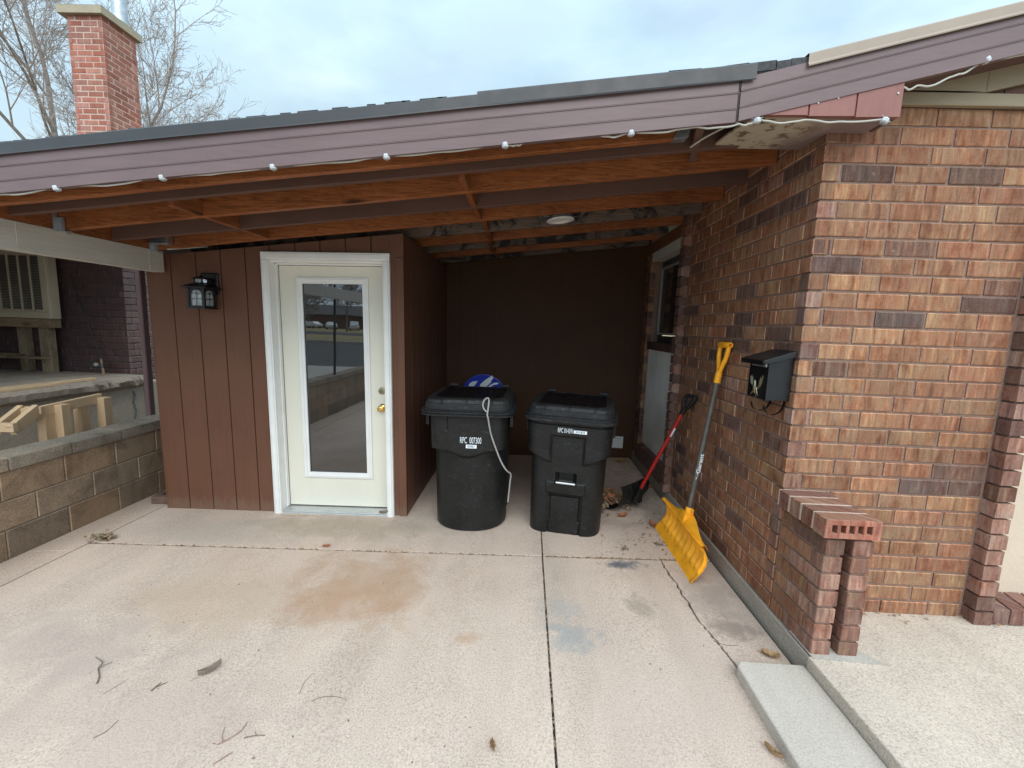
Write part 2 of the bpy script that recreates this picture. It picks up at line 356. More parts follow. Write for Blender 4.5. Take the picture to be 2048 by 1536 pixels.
M_leafred=simple('dry_leaf_red',(.36,.13,.06),.75,0,.3,30,bmp=.3)
M_leafgrey=simple('dry_leaf_grey',(.24,.19,.15),.8,0,.3,30,bmp=.3)
M_stick=simple('fallen_stick',(.17,.13,.105),.85,0,.3,50,bmp=.4)
M_stickred=simple('fallen_red_stick',(.30,.17,.13),.8,0,.3,50)
M_litter=simple('leaf_litter',(.27,.165,.09),.85,0,.55,60)
M_asphalt=concrete('asphalt',(.085,.085,.09),warm=(.1,.095,.09))
M_walk=concrete('sidewalk_concrete',(.46,.43,.39))
M_lawn=simple('dormant_grass',(.30,.22,.10),.95,0,.3,3,bmp=.5,bscale=40)
M_carwhite=simple('white_car_paint',(.75,.76,.78),.25,0,.02)
M_carred=simple('red_car_paint',(.25,.02,.02),.25,0,.02)
M_roofgrey=simple('house_shingles',(.12,.11,.11),.9,0,.2,8)
M_housered=simple('far_brick',(.17,.075,.055),.9,0,.15,8)
M_darkgap=simple('dark_interior',(.02,.018,.016),.9)
def glassm(name,refl,tint,rough=.01):
    m,nt,b=mat(name); nt.nodes.remove(b); out=nt.nodes['Material Output']
    g=nt.nodes.new('ShaderNodeBsdfGlossy'); g.inputs['Roughness'].default_value=rough; g.inputs['Color'].default_value=(.95,.97,1,1)
    d=nt.nodes.new('ShaderNodeBsdfDiffuse'); d.inputs['Color'].default_value=(*tint,1)
    v=coords(nt); n=noise(nt,v,5,4,.6)
    lw=nt.nodes.new('ShaderNodeFresnel'); lw.inputs['IOR'].default_value=1.5
    f=math_(nt,'ADD',lw.outputs[0],refl)
    mx=nt.nodes.new('ShaderNodeMixShader'); nt.links.new(f,mx.inputs[0]); nt.links.new(d.outputs[0],mx.inputs[1]); nt.links.new(g.outputs[0],mx.inputs[2])
    bp=nt.nodes.new('ShaderNodeBump'); bp.inputs['Strength'].default_value=.02; bp.inputs['Distance'].default_value=.02
    nt.links.new(noise(nt,v,2.2,2,.5),bp.inputs['Height']); nt.links.new(bp.outputs[0],g.inputs['Normal'])
    nt.links.new(mx.outputs[0],out.inputs[0]); return m
M_doorglass=glassm('door_glass',.11,(.018,.017,.016))
M_winglass=glassm('window_glass',.04,(.02,.022,.022),.05)
def clearm():
    m,nt,b=mat('lantern_glass'); b.inputs['Base Color'].default_value=(.9,.92,.95,1); b.inputs['Roughness'].default_value=.12
    b.inputs['Transmission Weight'].default_value=.75; b.inputs['IOR'].default_value=1.3; return m
M_lglass=clearm()
M_bulb=simple('frosted_bulb',(.85,.82,.75),.4,0,.02)

# ------------------------------------------------------------------ brick builder
def brick(mb,O,U,N,u0,u1,z0,z1,d,col,j=.0022,ch=.0038,wear_and_glint=True):
    """one brick: O origin of the wall face, U along, N outward, d depth behind the face"""
    r=lambda a:(random.random()-.5)*2*a
    u0+=r(j);u1+=r(j);z0+=r(j*.6);z1+=r(j*.6); f=r(.0016); tw=r(.0012)
    P=lambda u,z,n:O+U*u+N*n+Vector((0,0,z))
    vs=[P(u0,z0,-d),P(u1,z0,-d),P(u1,z1,-d),P(u0,z1,-d),
        P(u0,z0,f-ch),P(u1,z0,f-ch+tw),P(u1,z1,f-ch+tw),P(u0,z1,f-ch),
        P(u0+ch,z0+ch,f),P(u1-ch,z0+ch,f+tw),P(u1-ch,z1-ch,f+tw),P(u0+ch,z1-ch,f)]
    mb.add(vs,[(0,1,5,4),(1,2,6,5),(2,3,7,6),(3,0,4,7),(4,5,9,8),(5,6,10,9),(6,7,11,10),(7,4,8,11),(8,9,10,11)],col=(*col,random.random()),mi=0)
    if wear_and_glint:  # chamfers coloured paler: worn edges plus the light that edges catch
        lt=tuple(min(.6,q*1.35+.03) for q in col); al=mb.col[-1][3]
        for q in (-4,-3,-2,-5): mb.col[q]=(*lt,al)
def vary(c,a=.13):
    k=1+(random.random()-.5)*2*a; h=(random.random()-.5)*.08
    return (c[0]*k*(1+h),c[1]*k,c[2]*k*(1-h))
def bcol():
    return vary(random.choice(DARK)) if random.random()<.125 else vary(random.choice(TAN))
def hcol(): return vary(random.choice(PINK)) if random.random()<.75 else vary(random.choice(DARK))

CO=.0866; BZ=.108; MJ=.0115; L=.2535; HD=.0855
XW=1.405; YF=2.244; XR=2.44
NC=30
house=empty('brick_house',(XW,YF,0),'brown brick house with stucco bay and low sloping roof, right of the carport','house')
w=MB()
w.f_mi=1
def course_z(i): return BZ+i*CO, BZ+(i+1)*CO-MJ
Vx=Vector((1,0,0)); Vy=Vector((0,1,0))
for i in range(NC):
    z0,z1=course_z(i)
    # front face (faces -y)
    u=0; first=True; O=Vector((XW,YF,0))
    while u<XR-XW-.02:
        ln=(L if i%2 else HD) if first else L
        if first and i%2==0: ln=HD+MJ
        e=min(u+ln,XR-XW)
        if (XR-XW)-e<.05: e=XR-XW
        c=(hcol() if (first and i%2==0) else bcol())
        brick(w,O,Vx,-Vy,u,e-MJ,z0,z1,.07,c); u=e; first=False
    # carport side (faces -x): near part up to the window bay
    u=0; first=True; O=Vector((XW,YF,0)); END=3.915-YF
    while u<END-.01:
        ln=(HD+MJ if i%2 else L) if first else L
        e=min(u+ln,END)
        if END-e<.05: e=END
        c=bcol() if random.random()<.9 else hcol()
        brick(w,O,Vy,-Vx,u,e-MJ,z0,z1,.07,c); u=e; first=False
    # far part of the carport side
    u=5.10-YF; END=5.33-YF; k=0
    while u<END-.01:
        ln=(L if (i+k)%2 else HD+MJ); e=min(u+ln,END)
        if END-e<.05: e=END
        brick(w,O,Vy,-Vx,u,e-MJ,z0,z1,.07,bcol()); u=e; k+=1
    # projecting header piers of the two window bays
    pj=.062+(random.random()-.5)*.006
    for y0 in (3.915,):
        c=hcol(); w.box(XW-pj,XW+.03,y0,y0+.088,z0,z1,col=(*c,random.random()))
    c=vary(random.choice(DARK+TAN)); w.box(XW-.03,XW+.03,5.02,5.095,z0,z1,col=(*c,random.random()))
    pj=.064+(random.random()-.5)*.006
    if z1<2.7:
        c=hcol(); w.box(XR+.004,XR+.094,YF-pj,YF+.03,z0,z1,col=(*c,random.random()))
# mortar body, 7 mm behind the brick faces
T=2.70
w.prism([(XW+.0085,YF+.0085,BZ-.004),(XR+.02,YF+.0085,BZ-.004),(XR+.02,YF+.15,BZ-.004),(XW+.16,YF+.15,BZ-.004),(XW+.16,3.92,BZ-.004),(XW+.0085,3.92,BZ-.004)],(0,0,NC*CO+.0),mi=1)
w.box(XW+.0085,XW+.16,5.10,5.33,BZ-.004,BZ+NC*CO,mi=1)
w.box(XW-.040,XW+.16,3.922,3.992,BZ-.004,BZ+NC*CO,mi=1)
w.box(XW-.018,XW+.16,5.03,5.099,BZ-.004,BZ+NC*CO,mi=1)
w.box(XR+.021,XR+.082,YF-.040,YF+.12,BZ-.004,2.69,mi=1)
for a in range(len(w.f)): pass
build('brick_wall',w,[M_brick,M_mortar],house,fixn=True)
# foundation
w=MB(); w.box(1.394,1.60,1.884,5.33,-.12,BZ-.006)
build('foundation',w,M_found,house,bev=.006)
# low wing wall with rowlock cap
lw=MB(); PW=1.892; cz=.0846
for i in range(7):
    z0=BZ+i*cz; z1=z0+cz-MJ
    for xo in (XW,1.532):
        xe=xo+.087
        ys=[PW,PW+(.243 if i%2==0 else .088),YF] if i%2==0 else [PW,PW+.088,PW+.34,YF]
        for a,b in zip(ys[:-1],ys[1:]):
            if b-a<.02: continue
            c=bcol() if not(a==PW) else hcol()
            x0=xo+(random.random()-.5)*.004
            lw.box(x0,xe+(random.random()-.5)*.004,a+(random.random()-.5)*.004,b-.010,z0,z1,col=(*c,random.random()))
lw.box(XW+.008,XW+.079,PW+.010,YF,BZ-.004,BZ+7*cz-.005,mi=1); lw.box(1.540,1.611,PW+.010,YF,BZ-.004,BZ+7*cz-.005,mi=1)
lo=build('low_wall',lw,[M_brick,M_mortar],house,bev=.003,seg=1)
cap=MB(); cy=1.880; n=4; ct0,ct1=.702,.792
for k in range(n):
    y0=cy+k*.0925; y1=y0+.079
    c=vary(random.choice([(.26,.135,.10),(.24,.125,.10),(.28,.155,.11)])) if k else (.33,.185,.13)
    if k==0:
        # end brick: cored, five holes seen in its end face
        x0,x1=1.383,1.632; hw=.022; xs=[x0]
        cxs=[1.425+ii*.0385 for ii in range(5)]
        za,zb=.728,.766
        cap.box(x0,x1,y0,y1,ct0,za,col=(*c,.3)); cap.box(x0,x1,y0,y1,zb,ct1,col=(*c,.3))
        e=[x0]
        for q in cxs: e+=[q-.012,q+.012]
        e.append(x1)
        for q in range(0,len(e),2): cap.box(e[q],e[q+1],y0,y1,za,zb,col=(.34,.15,.11,.4))
        cap.box(x0+.01,x1-.01,y0+.05,y1,za,zb,col=(.10,.05,.04,.4))
        cap.box(x0+.001,x1-.001,y0-.0035,y0,ct0+.001,za,col=(.40,.165,.12,.5)); cap.box(x0+.001,x1-.001,y0-.0035,y0,zb,ct1-.001,col=(.40,.165,.12,.5))
        for q in range(0,len(e),2): cap.box(max(e[q],x0+.001),min(e[q+1],x1-.001),y0-.0035,y0,za,zb,col=(.40,.165,.12,.5))
    else: cap.box(1.383+random.random()*.004,1.632,y0,y1,ct0+(random.random()-.5)*.003,ct1+(random.random()-.5)*.003,col=(*c,random.random()))
cap.box(1.386,1.629,cy+.03,cy+n*.0925,ct0+.004,ct1-.0018,mi=1)
build('wall_cap',cap,[M_brick,M_chimmortar],lo,bev=.0025,seg=1)
# stucco bay + rowlock sill on the porch side
w=MB(); w.box(XR+.08,5.5,2.32,2.46,.11,1.40); w.box(XR+.08,2.62,2.325,2.46,1.40,2.69); w.box(2.62,5.5,2.325,2.46,2.35,2.69)
build('stucco_panel',w,M_stucco,house,bev=.004)
w=MB(); x=XR+.1
while x<5.3:
    c=vary(random.choice([(.22,.125,.10),(.26,.15,.12),(.19,.11,.095),(.28,.165,.125)]))
    z=.225+(random.random()-.5)*.004
    w.hexa([(x,2.185,.118),(x+.083,2.185,.118),(x+.083,2.335,.118),(x,2.335,.118),(x,2.185,z-.02),(x+.083,2.185,z-.02),(x+.083,2.335,z+.004),(x,2.335,z+.004)],col=(*c,random.random())); x+=.0945
w.hexa([(XR+.1,2.193,.114),(5.3,2.193,.114),(5.3,2.33,.114),(XR+.1,2.33,.114),(XR+.1,2.193,.196),(5.3,2.193,.196),(5.3,2.33,.220),(XR+.1,2.33,.220)],mi=1)
build('rowlock_sill',w,[M_brick,M_mortar],house,bev=.004,seg=2)
# front window just inside the frame on the right
fw=empty('front_window',(2.62,2.32,1.40),None,None); fw.parent=house; fw.location=Vector((2.62,2.32,1.40))-house.location
w=MB(); 
w.box(2.545,4.4,2.27,2.36,1.372,1.445); build('sill',w,M_white,fw,bev=.006)
w=MB(); w.box(2.62,2.68,2.33,2.40,1.446,2.35); w.box(4.3,4.36,2.33,2.40,1.446,2.35); w.box(2.68,4.3,2.33,2.40,1.446,1.50); w.box(2.68,4.3,2.33,2.40,2.29,2.35); w.box(3.46,3.52,2.33,2.40,1.50,2.29)
build('frame',w,M_white,fw,bev=.004)
w=MB(); w.box(2.66,4.32,2.37,2.375,1.48,2.31); build('pane',w,M_winglass,fw)
# side window bay (carport side)
w=MB(); w.box(1.425,1.50,3.993,5.029,.30,1.402); build('infill_panel',w,M_greypanel,house,bev=.003)
w=MB(); y=4.005
while y<4.97:
    c=tuple(q*.8 for q in vary(random.choice([(.20,.12,.10),(.24,.14,.115),(.18,.105,.095)])))
    w.hexa([(1.372,y,BZ+.002),(1.47,y,BZ+.002),(1.47,y+.06,BZ+.002),(1.372,y+.06,BZ+.002),(1.372,y,.285),(1.47,y,.32),(1.47,y+.06,.32),(1.372,y+.06,.285)],col=(*c,random.random())); y+=.0705
w.hexa([(1.379,3.995,BZ),(1.47,3.995,BZ),(1.47,5.02,BZ),(1.379,5.02,BZ),(1.379,3.995,.279),(1.47,3.995,.312),(1.47,5.02,.312),(1.379,5.02,.279)],mi=1)
build('bay_ledge',w,[M_brick,M_mortar],house,bev=.003,seg=1)
sw=empty('side_window',(1.46,4.43,1.40),None,None); sw.parent=house; sw.location=Vector((1.46,4.43,1.40))-house.location
w=MB(); y=4.0
while y<5.0:
    w.box(1.400,1.55,y,min(y+.195,5.025),1.404,1.49,col=(*tuple(q*.55 for q in vary((.17,.10,.08))),random.random())); y+=.205
w.box(1.407,1.55,4.0,5.02,1.403,1.484,mi=1)
build('sill',w,[M_brick,M_mortar],sw,bev=.003,seg=1)
w=MB(); w.box(1.51,1.56,3.995,4.33,1.491,2.383); w.box(1.51,1.56,5.0,5.03,1.491,2.383); w.box(1.51,1.56,4.33,5.0,2.31,2.383); w.box(1.51,1.56,4.33,5.0,1.491,1.56)
build('frame',w,simple('dark_window_frame',(.045,.045,.042),.5),sw,bev=.004)
w=MB(); f=.022
w.box(1.488,1.509,4.335,4.335+f,1.57,2.31); w.box(1.488,1.509,4.965,4.965+f,1.57,2.31); w.box(1.488,1.509,4.335+f,4.965,2.288,2.31); w.box(1.488,1.509,4.335+f,4.965,1.57,1.592)
build('screen_frame',w,simple('screen_frame_metal',(.34,.34,.32),.45),sw,bev=.003)
w=MB(); w.box(1.503,1.507,4.357,4.965,1.592,2.287); build('pane',w,M_winglass,sw)
w=MB(); w.hexa([(1.385,3.995,2.386),(1.56,3.995,2.386),(1.56,5.018,2.386),(1.385,5.018,2.386),(1.385,3.995,2.475),(1.56,3.995,2.475),(1.56,5.018,2.475),(1.385,5.018,2.475)])
build('lintel',w,simple('pale_grey_paint',(.62,.59,.53),.6,0,.06,5,bmp=.2),house,bev=.006)
w=MB(); w.box(1.37,1.40,4.006,5.33,2.478,2.585); build('ledger_board',w,woodmat('ledger_wood',(.20,.08,.035),(.24,.10,.045),(.08,.03,.015),'y'),house,bev=.003)
# gable trim over the front wall
w=MB(); w.box(1.60,5.5,YF-.028,YF-.001,2.695,2.752); build('frieze_board',w,M_beige,house,bev=.004)
zr=lambda x:2.534+.2505*(x-.906)        # underside of the house rake fascia
w=MB()
for k in range(20):
    x0=1.60+k*.2; x1=x0+.194
    w.hexa([(x0,YF+.006,2.753),(x1,YF+.006,2.753),(x1,YF+.02,2.753),(x0,YF+.02,2.753),(x0,YF+.006,zr(x0)+.14),(x1,YF+.006,zr(x1)+.14),(x1,YF+.02,zr(x1)+.14),(x0,YF+.02,zr(x0)+.14)])
w.hexa([(1.6,YF+.014,2.753),(5.5,YF+.014,2.753),(5.5,YF+.1,2.753),(1.6,YF+.1,2.753),(1.6,YF+.014,zr(1.6)+.14),(5.5,YF+.014,zr(5.5)+.14),(5.5,YF+.1,zr(5.5)+.14),(1.6,YF+.1,zr(1.6)+.14)])
build('gable_siding',w,M_siding,house)
w=MB(); fb=lambda x:zr(x)+.085
w.hexa([(2.085,YF-.026,2.755),(5.5,YF-.026,zr(5.5)-.08),(5.5,YF+.002,zr(5.5)-.08),(2.085,YF+.002,2.755),(2.085,YF-.026,zr(2.085)+.03),(5.5,YF-.026,zr(5.5)+.03),(5.5,YF+.002,zr(5.5)+.03),(2.085,YF+.002,zr(2.085)+.03)])
w.hexa([(1.60,YF-.026,2.754),(2.085,YF-.026,2.754),(2.085,YF+.002,2.754),(1.60,YF+.002,2.754),(1.60,YF-.026,zr(1.6)+.03),(2.085,YF-.026,zr(2.085)+.03),(2.085,YF+.002,zr(2.085)+.03),(1.60,YF+.002,zr(1.6)+.03)])
build('rake_frieze',w,M_beige,house,bev=.004)
w=MB(); w.hexa([(1.61,2.105,zr(1.61)+.016),(5.5,2.105,zr(5.5)+.016),(5.5,YF+.01,zr(5.5)+.016),(1.61,YF+.01,zr(1.61)+.016),(1.61,2.105,zr(1.61)+.034),(5.5,2.105,zr(5.5)+.034),(5.5,YF+.01,zr(5.5)+.034),(1.61,YF+.01,zr(1.61)+.034)])
build('rake_soffit',w,simple('brown_soffit',(.10,.05,.04),.7),house)

# ------------------------------------------------------------------ house roof edge and carport roof
YFA=2.06
def fascia(mb,x0,x1,zb,h,y=YFA,depth=.045,n=1):
    # ribbed metal fascia: two pressed grooves along its length, bottom lip turned under
    def pt(x,t,d): return (x,y+d,zb(x)+h*t)
    prof=[(0,.028),(0,0),(.295,.001),(.302,-.0022),(.318,-.0022),(.325,.003),(.335,.001),(.675,.001),(.682,-.0022),(.698,-.0022),(.705,.003),(.715,.001),(.985,.003),(1,.003),(1,depth)]
    P=[]
    for t,d in prof: P.append([pt(x0+(x1-x0)*k/n,t,d+.0012*math.sin(k*1.7+t*3)) for k in range(n+1)])
    mb.grid(P); mb.grid([[ (p[0],p[1]+.0,p[2]) for p in P[0]],[(p[0],p[1]+.02,p[2]+.012) for p in P[0]]])
zc=lambda x:2.146+.1128*(x+2.531)        # underside of the carport fascia
zh=lambda x:2.534+.2505*(x-.906)
hroof=empty('house_roof_edge',(.9,YFA,2.53),None,None); hroof.name='roof_edge'; hroof.parent=house; hroof.location=Vector((.9,YFA,2.53))-house.location
w=MB(); fascia(w,.898,5.5,lambda x:zh(x)+.004,.176,n=12)
build('rake_fascia',w,M_fascia,hroof,fixn=True)
w=MB()
for a,b,dy,t0,t1 in ((1.168,5.5,0,.160,.215),):
    P=[[(x,YFA+d,zh(x)+t) for x in [1.168+k*.36 for k in range(13)]] for t,d in ((.160,-.002),(.158,-.012),(.163,-.013),(.172,-.008),(.208,-.008),(.214,-.002),(.216,.1))]
    w.grid(P)
build('drip_edge',w,M_tandrip,hroof)
w=MB()
w.hexa([(.86,YFA+.012,zh(.86)+.182),(5.5,YFA+.012,zh(5.5)+.182),(5.5,9,zh(5.5)+.182),(.86,9,zh(.86)+.182),(.86,YFA+.012,zh(.86)+.207),(5.5,YFA+.012,zh(5.5)+.207),(5.5,9,zh(5.5)+.207),(.86,9,zh(.86)+.207)])
x=.58
while x<1.19:
    l=.05+random.random()*.10; z=max(zh(x)+.176,zc(x)+.222); z2=max(zh(x+l)+.176,zc(x+l)+.222); t=.010+random.random()*.012; t2=t+(random.random()-.5)*.008
    w.hexa([(x,YFA+.004,z-.02),(x+l,YFA+.004,z2-.02),(x+l,YFA+.15,z2-.02),(x,YFA+.15,z-.02),(x,YFA+.004,z+t),(x+l,YFA+.004,z2+t2),(x+l,YFA+.15,z2+t2+.01),(x,YFA+.15,z+t+.01)]); x+=l*.97
build('shingles',w,M_shingle,hroof)
# boxed soffit where the two slopes meet
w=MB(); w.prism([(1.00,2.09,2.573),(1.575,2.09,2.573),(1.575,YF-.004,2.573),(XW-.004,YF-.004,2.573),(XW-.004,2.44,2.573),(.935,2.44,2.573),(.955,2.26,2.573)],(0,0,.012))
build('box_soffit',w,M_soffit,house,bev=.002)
w=MB()
segs=[(.985,1.197),(1.205,1.398),(1.406,1.594)]
for a,b in segs:
    w.hexa([(a,2.066,2.566),(b,2.066,2.570),(b,2.09,2.570),(a,2.09,2.566),(a,2.066,max(2.568,zh(a)+.012)),(b,2.066,zh(b)+.012),(b,2.09,zh(b)+.012),(a,2.09,max(2.568,zh(a)+.012))])
w.hexa([(.985,2.074,2.569),(1.592,2.074,2.572),(1.592,2.09,2.572),(.985,2.09,2.569),(.985,2.074,2.571),(1.592,2.074,zh(1.592)+.01),(1.592,2.09,zh(1.592)+.01),(.985,2.09,2.571)])
for x,z in ((1.237,2.618),(1.572,2.664),(1.32,2.64)): w.lathe([(.004,0),(.004,.003),(.001,.004)],(x,2.066,z),(0,-1,0),n=8,mi=1)
kp=build('knee_panel',w,[M_redpanel,M_galv],house)
w=MB(); w.hexa([(1.578,2.092,2.57),(1.594,2.092,2.57),(1.594,YF-.03,2.57),(1.578,YF-.03,2.57),(1.578,2.092,2.75),(1.594,2.092,2.75),(1.594,YF-.03,2.70),(1.578,YF-.03,2.70)])
build('knee_return',w,M_brownjoist,house)

roof=empty('carport_roof',(-.9,3.6,2.2),'low sloping carport roof with open orange and brown joists and a purple brown metal fascia','carport roof')
w=MB(); fascia(w,-3.7,.893,zc,.171,n=16)
build('fascia',w,M_fascia,roof)
w=MB(); w.box(.888,.893,YFA-.003,YFA+.03,zc(.89)+.002,zc(.89)+.17); build('fascia_end',w,simple('seam_dark',(.03,.02,.02),.8),roof)
w=MB()
xs=[-3.7+k*.2325 for k in range(21)]
P=[[(x,YFA-.006+d+.0015*math.sin(x*5),zc(x)+t+.002*math.sin(x*2.3)) for x in xs] for t,d in ((.166,0),(.164,-.006),(.17,-.005),(.216,-.003),(.221,.003),(.224,.12))]
w.grid(P)
x0=-.26; P=[[(x,YFA-.011+d,zc(x)+t+.004) for x in (x0,.3,.952)] for t,d in ((.158,0),(.165,-.002),(.220,-.001),(.226,.004))]; w.grid(P)
build('drip_edge',w,M_drip,roof)
w=MB(); w.hexa([(-3.7,YFA+.01,zc(-3.7)+.196),(1.40,YFA+.01,zc(1.4)+.196),(1.40,5.6,zc(1.4)+.196),(-3.7,5.6,zc(-3.7)+.196),(-3.7,YFA+.01,zc(-3.7)+.217),(1.40,YFA+.01,zc(1.4)+.217),(1.40,5.6,zc(1.4)+.217),(-3.7,5.6,zc(-3.7)+.217)])
x=-2.6
while x<.9:
    if random.random()<.35:
        l=.02+random.random()*.09; z=zc(x)+.215; w.hexa([(x,YFA,z),(x+l,YFA,z+l*.11),(x+l,YFA+.1,z+l*.11),(x,YFA+.1,z),(x,YFA,z+.012),(x+l,YFA,z+.011+l*.11),(x+l,YFA+.1,z+.015+l*.11),(x,YFA+.1,z+.015)]); 
    x+=.08
build('shingles',w,M_shingle,roof)
zj=lambda x:2.095+.113*(x+2.92)
JD=.14
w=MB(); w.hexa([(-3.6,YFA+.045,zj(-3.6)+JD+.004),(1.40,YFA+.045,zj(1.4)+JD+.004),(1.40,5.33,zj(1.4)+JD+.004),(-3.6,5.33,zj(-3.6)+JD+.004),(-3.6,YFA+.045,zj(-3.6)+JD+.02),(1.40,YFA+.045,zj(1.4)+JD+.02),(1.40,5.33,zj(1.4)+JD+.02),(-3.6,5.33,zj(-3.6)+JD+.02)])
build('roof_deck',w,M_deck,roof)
JO=[(2.165,'o',.70),(2.40,'b',1.37),(2.66,'o',1.40),(3.00,'b',1.40),(3.335,'o',1.40),(3.72,'w',1.40),(4.09,'o',1.40),(4.43,'w',1.36),(4.77,'o',1.36),(5.10,'w',1.36)]
for y,k,xe in JO:
    w=MB(); a=-2.915; n=10; r=[]
    for q in range(n+1):
        x=a+(xe-a)*q/n; dz=.002*math.sin(q*1.3+y*7)+((.028 if y<2.5 else .004) if k=='b' else 0); dy=.003*math.sin(q*.9+y*3)
        r.append([(x,y+dy,zj(x)+dz),(x,y+.038+dy,zj(x)+dz),(x,y+.038+dy,zj(x)+JD),(x,y+dy,zj(x)+JD)])
    w.rings(r,sm=False)
    o=build('joist',w,{'o':M_orange,'b':M_brownjoist,'w':M_weather}[k],roof,bev=.002,seg=1)
    o['label']={'o':'orange stained new joist','b':'dark brown painted joist','w':'weathered grey joist with black mould'}[k]
for bx in (-2.02,-.39):
    for (y0,_,_),(y1,_,_) in zip(JO[1:-1],JO[2:]):
        if bx<-1 and y0>3.3: break
        sh=.012*(1 if int(y0*10)%2 else -1)
        w=MB(); w.hexa([(bx+sh,y0+.039,zj(bx)+.004),(bx+sh+.036,y0+.039,zj(bx)+.007),(bx+sh+.036,y1-.001,zj(bx)+.007),(bx+sh,y1-.001,zj(bx)+.004),(bx+sh,y0+.039,zj(bx)+.10),(bx+sh+.036,y0+.039,zj(bx)+.10),(bx+sh+.036,y1-.001,zj(bx)+.10),(bx+sh,y1-.001,zj(bx)+.10)])
        build('blocking',w,M_orangey,roof,bev=.002,seg=1)
# painted beam on the left
w=MB(); bm_pts=[]
n=40; r=[]
for q in range(n+1):
    y=-.9+(3.432+.9)*q/n; j=.002*math.sin(q*2.1)
    r.append([(-3.01,y,1.933),(-2.92+j,y,1.933+j),(-2.92+.0015*math.sin(q*1.1),y,2.095),(-3.01,y,2.095)])
w.rings(r,sm=False)
for y in (2.43,3.30): w.box(-2.9215,-2.9165,y,y+.004,1.936,2.092)
build('beam',w,M_whitebeam,roof,bev=.004)
w=MB(); w.box(-2.956,-2.918,2.11,3.43,2.097,2.236); build('rim_board',w,M_orangey,roof,bev=.002)
for y in (2.66,3.335):
    w=MB(); x=-2.915
    w.box(x-.001,x+.002,y-.034,y-.003,2.085,2.20); w.box(x+.002,x+.045,y-.005,y-.003,2.088,2.17); w.box(x+.002,x+.045,y-.004,y+.042,2.0885,2.0925); w.box(x-.001,x+.002,y+.041,y+.07,2.085,2.2)
    build('joist_hanger',w,M_galv,roof)
w=MB(); w.hexa([(.655,2.16,zj(.66)-.003),(.715,2.16,zj(.715)-.003),(.715,2.206,zj(.715)-.003),(.655,2.206,zj(.66)-.003),(.655,2.16,zj(.66)-.0005),(.715,2.16,zj(.715)-.0005),(.715,2.206,zj(.715)-.0005),(.655,2.206,zj(.66)-.0005)])
w.prism([(.65,2.159,zj(.65)),(.72,2.159,zj(.72)),(.735,2.159,zj(.72)+.1),(.71,2.159,zj(.72)+.1)],(0,.0025,0))
build('joist_hanger',w,M_galv,roof)
w=MB(); w.hexa([(.735,2.10,2.545),(.775,2.10,2.550),(.925,2.62,2.565),(.885,2.62,2.56),(.735,2.10,2.69),(.775,2.10,2.69),(.925,2.62,2.70),(.885,2.62,2.70)]); build('trimmer_joist',w,M_brownjoist,roof,bev=.003)
# conduit box on the left by the second new joist
jb=empty('junction_box',(-2.87,3.27,2.13),'galvanised electrical box fixed to a joist beside the white beam','junction box')
w=MB(); w.box(-2.875,-2.74,3.262,3.325,2.128,2.195); build('housing',w,M_galv,jb,bev=.004)
w=MB(); w.box(-2.876,-2.77,3.256,3.2615,2.135,2.165); w.box(-2.88,-2.876,3.265,3.32,2.135,2.19); build('opening',w,M_ink,jb)
w=MB(); w.tube([(-2.80,3.33,2.10),(-2.70,3.42,2.13),(-2.62,3.52,2.16)],.006,8); build('cable',w,M_wire,jb)

# ------------------------------------------------------------------ shed with door
TH=.0165
shed=empty('storage_shed',(-3.054,3.463,-.075),'brown vertical board shed with a white glazed door under the carport','shed',rot=(0,-TH,0))
def top(u): return 2.095+.113*(u-3.054+2.92)+.075-.018-TH*u
w=MB()
def plank(mb,a,b,z0,ztop,y0,y1,mi=0):
    mb.hexa([(a,y0,z0),(b,y0,z0),(b,y1,z0),(a,y1,z0),(a,y0,ztop(a)),(b,y0,ztop(b)),(b,y1,ztop(b)),(a,y1,ztop(a))],mi=mi)
ga=[0.0,.193,.403,.609,.812]+[.812+.205*k for k in range(1,6)]+[2.095]
for k in range(len(ga)-1):
    a,b=ga[k]+.004,ga[k+1]-.004
    if k==0: a=0
    if k==len(ga)-2: b=2.095
    # split around the door opening
    for (p,q,z0) in ((a,min(b,.96),-.012),(max(a,.96),min(b,1.985),2.15),(max(a,1.985),b,-.012)):
        if q-p>.004: plank(w,p,q,z0,top,0,.014)
plank(w,0,.958,.0,lambda u:top(u)-.004,.0095,.04,1); plank(w,1.987,2.095,.0,lambda u:top(u)-.004,.0095,.04,1); plank(w,.958,1.987,2.16,lambda u:top(u)-.004,.0095,.04,1)
build('front_siding',w,[M_siding,M_groove],shed,world=False,bev=.0015,seg=1)
w=MB(); y=.0
for k in range(10):
    y0=.0145+k*.2045; w.box(2.081,2.095,y0,min(y0+.1965,1.87),-.04,top(2.095)-.002)
w.box(2.05,2.086,.0145,1.87,-.03,top(2.095)-.006,mi=1)
build('side_siding',w,[M_siding,M_groove],shed,world=False)
w=MB(); w.box(2.035,2.0965,-.012,.0,-.012,2.15); build('corner_trim',w,M_siding,shed,world=False,bev=.003)
w=MB(); w.box(-.012,-.001,.001,1.87,-.05,2.03); build('left_siding',w,M_siding,shed,world=False)
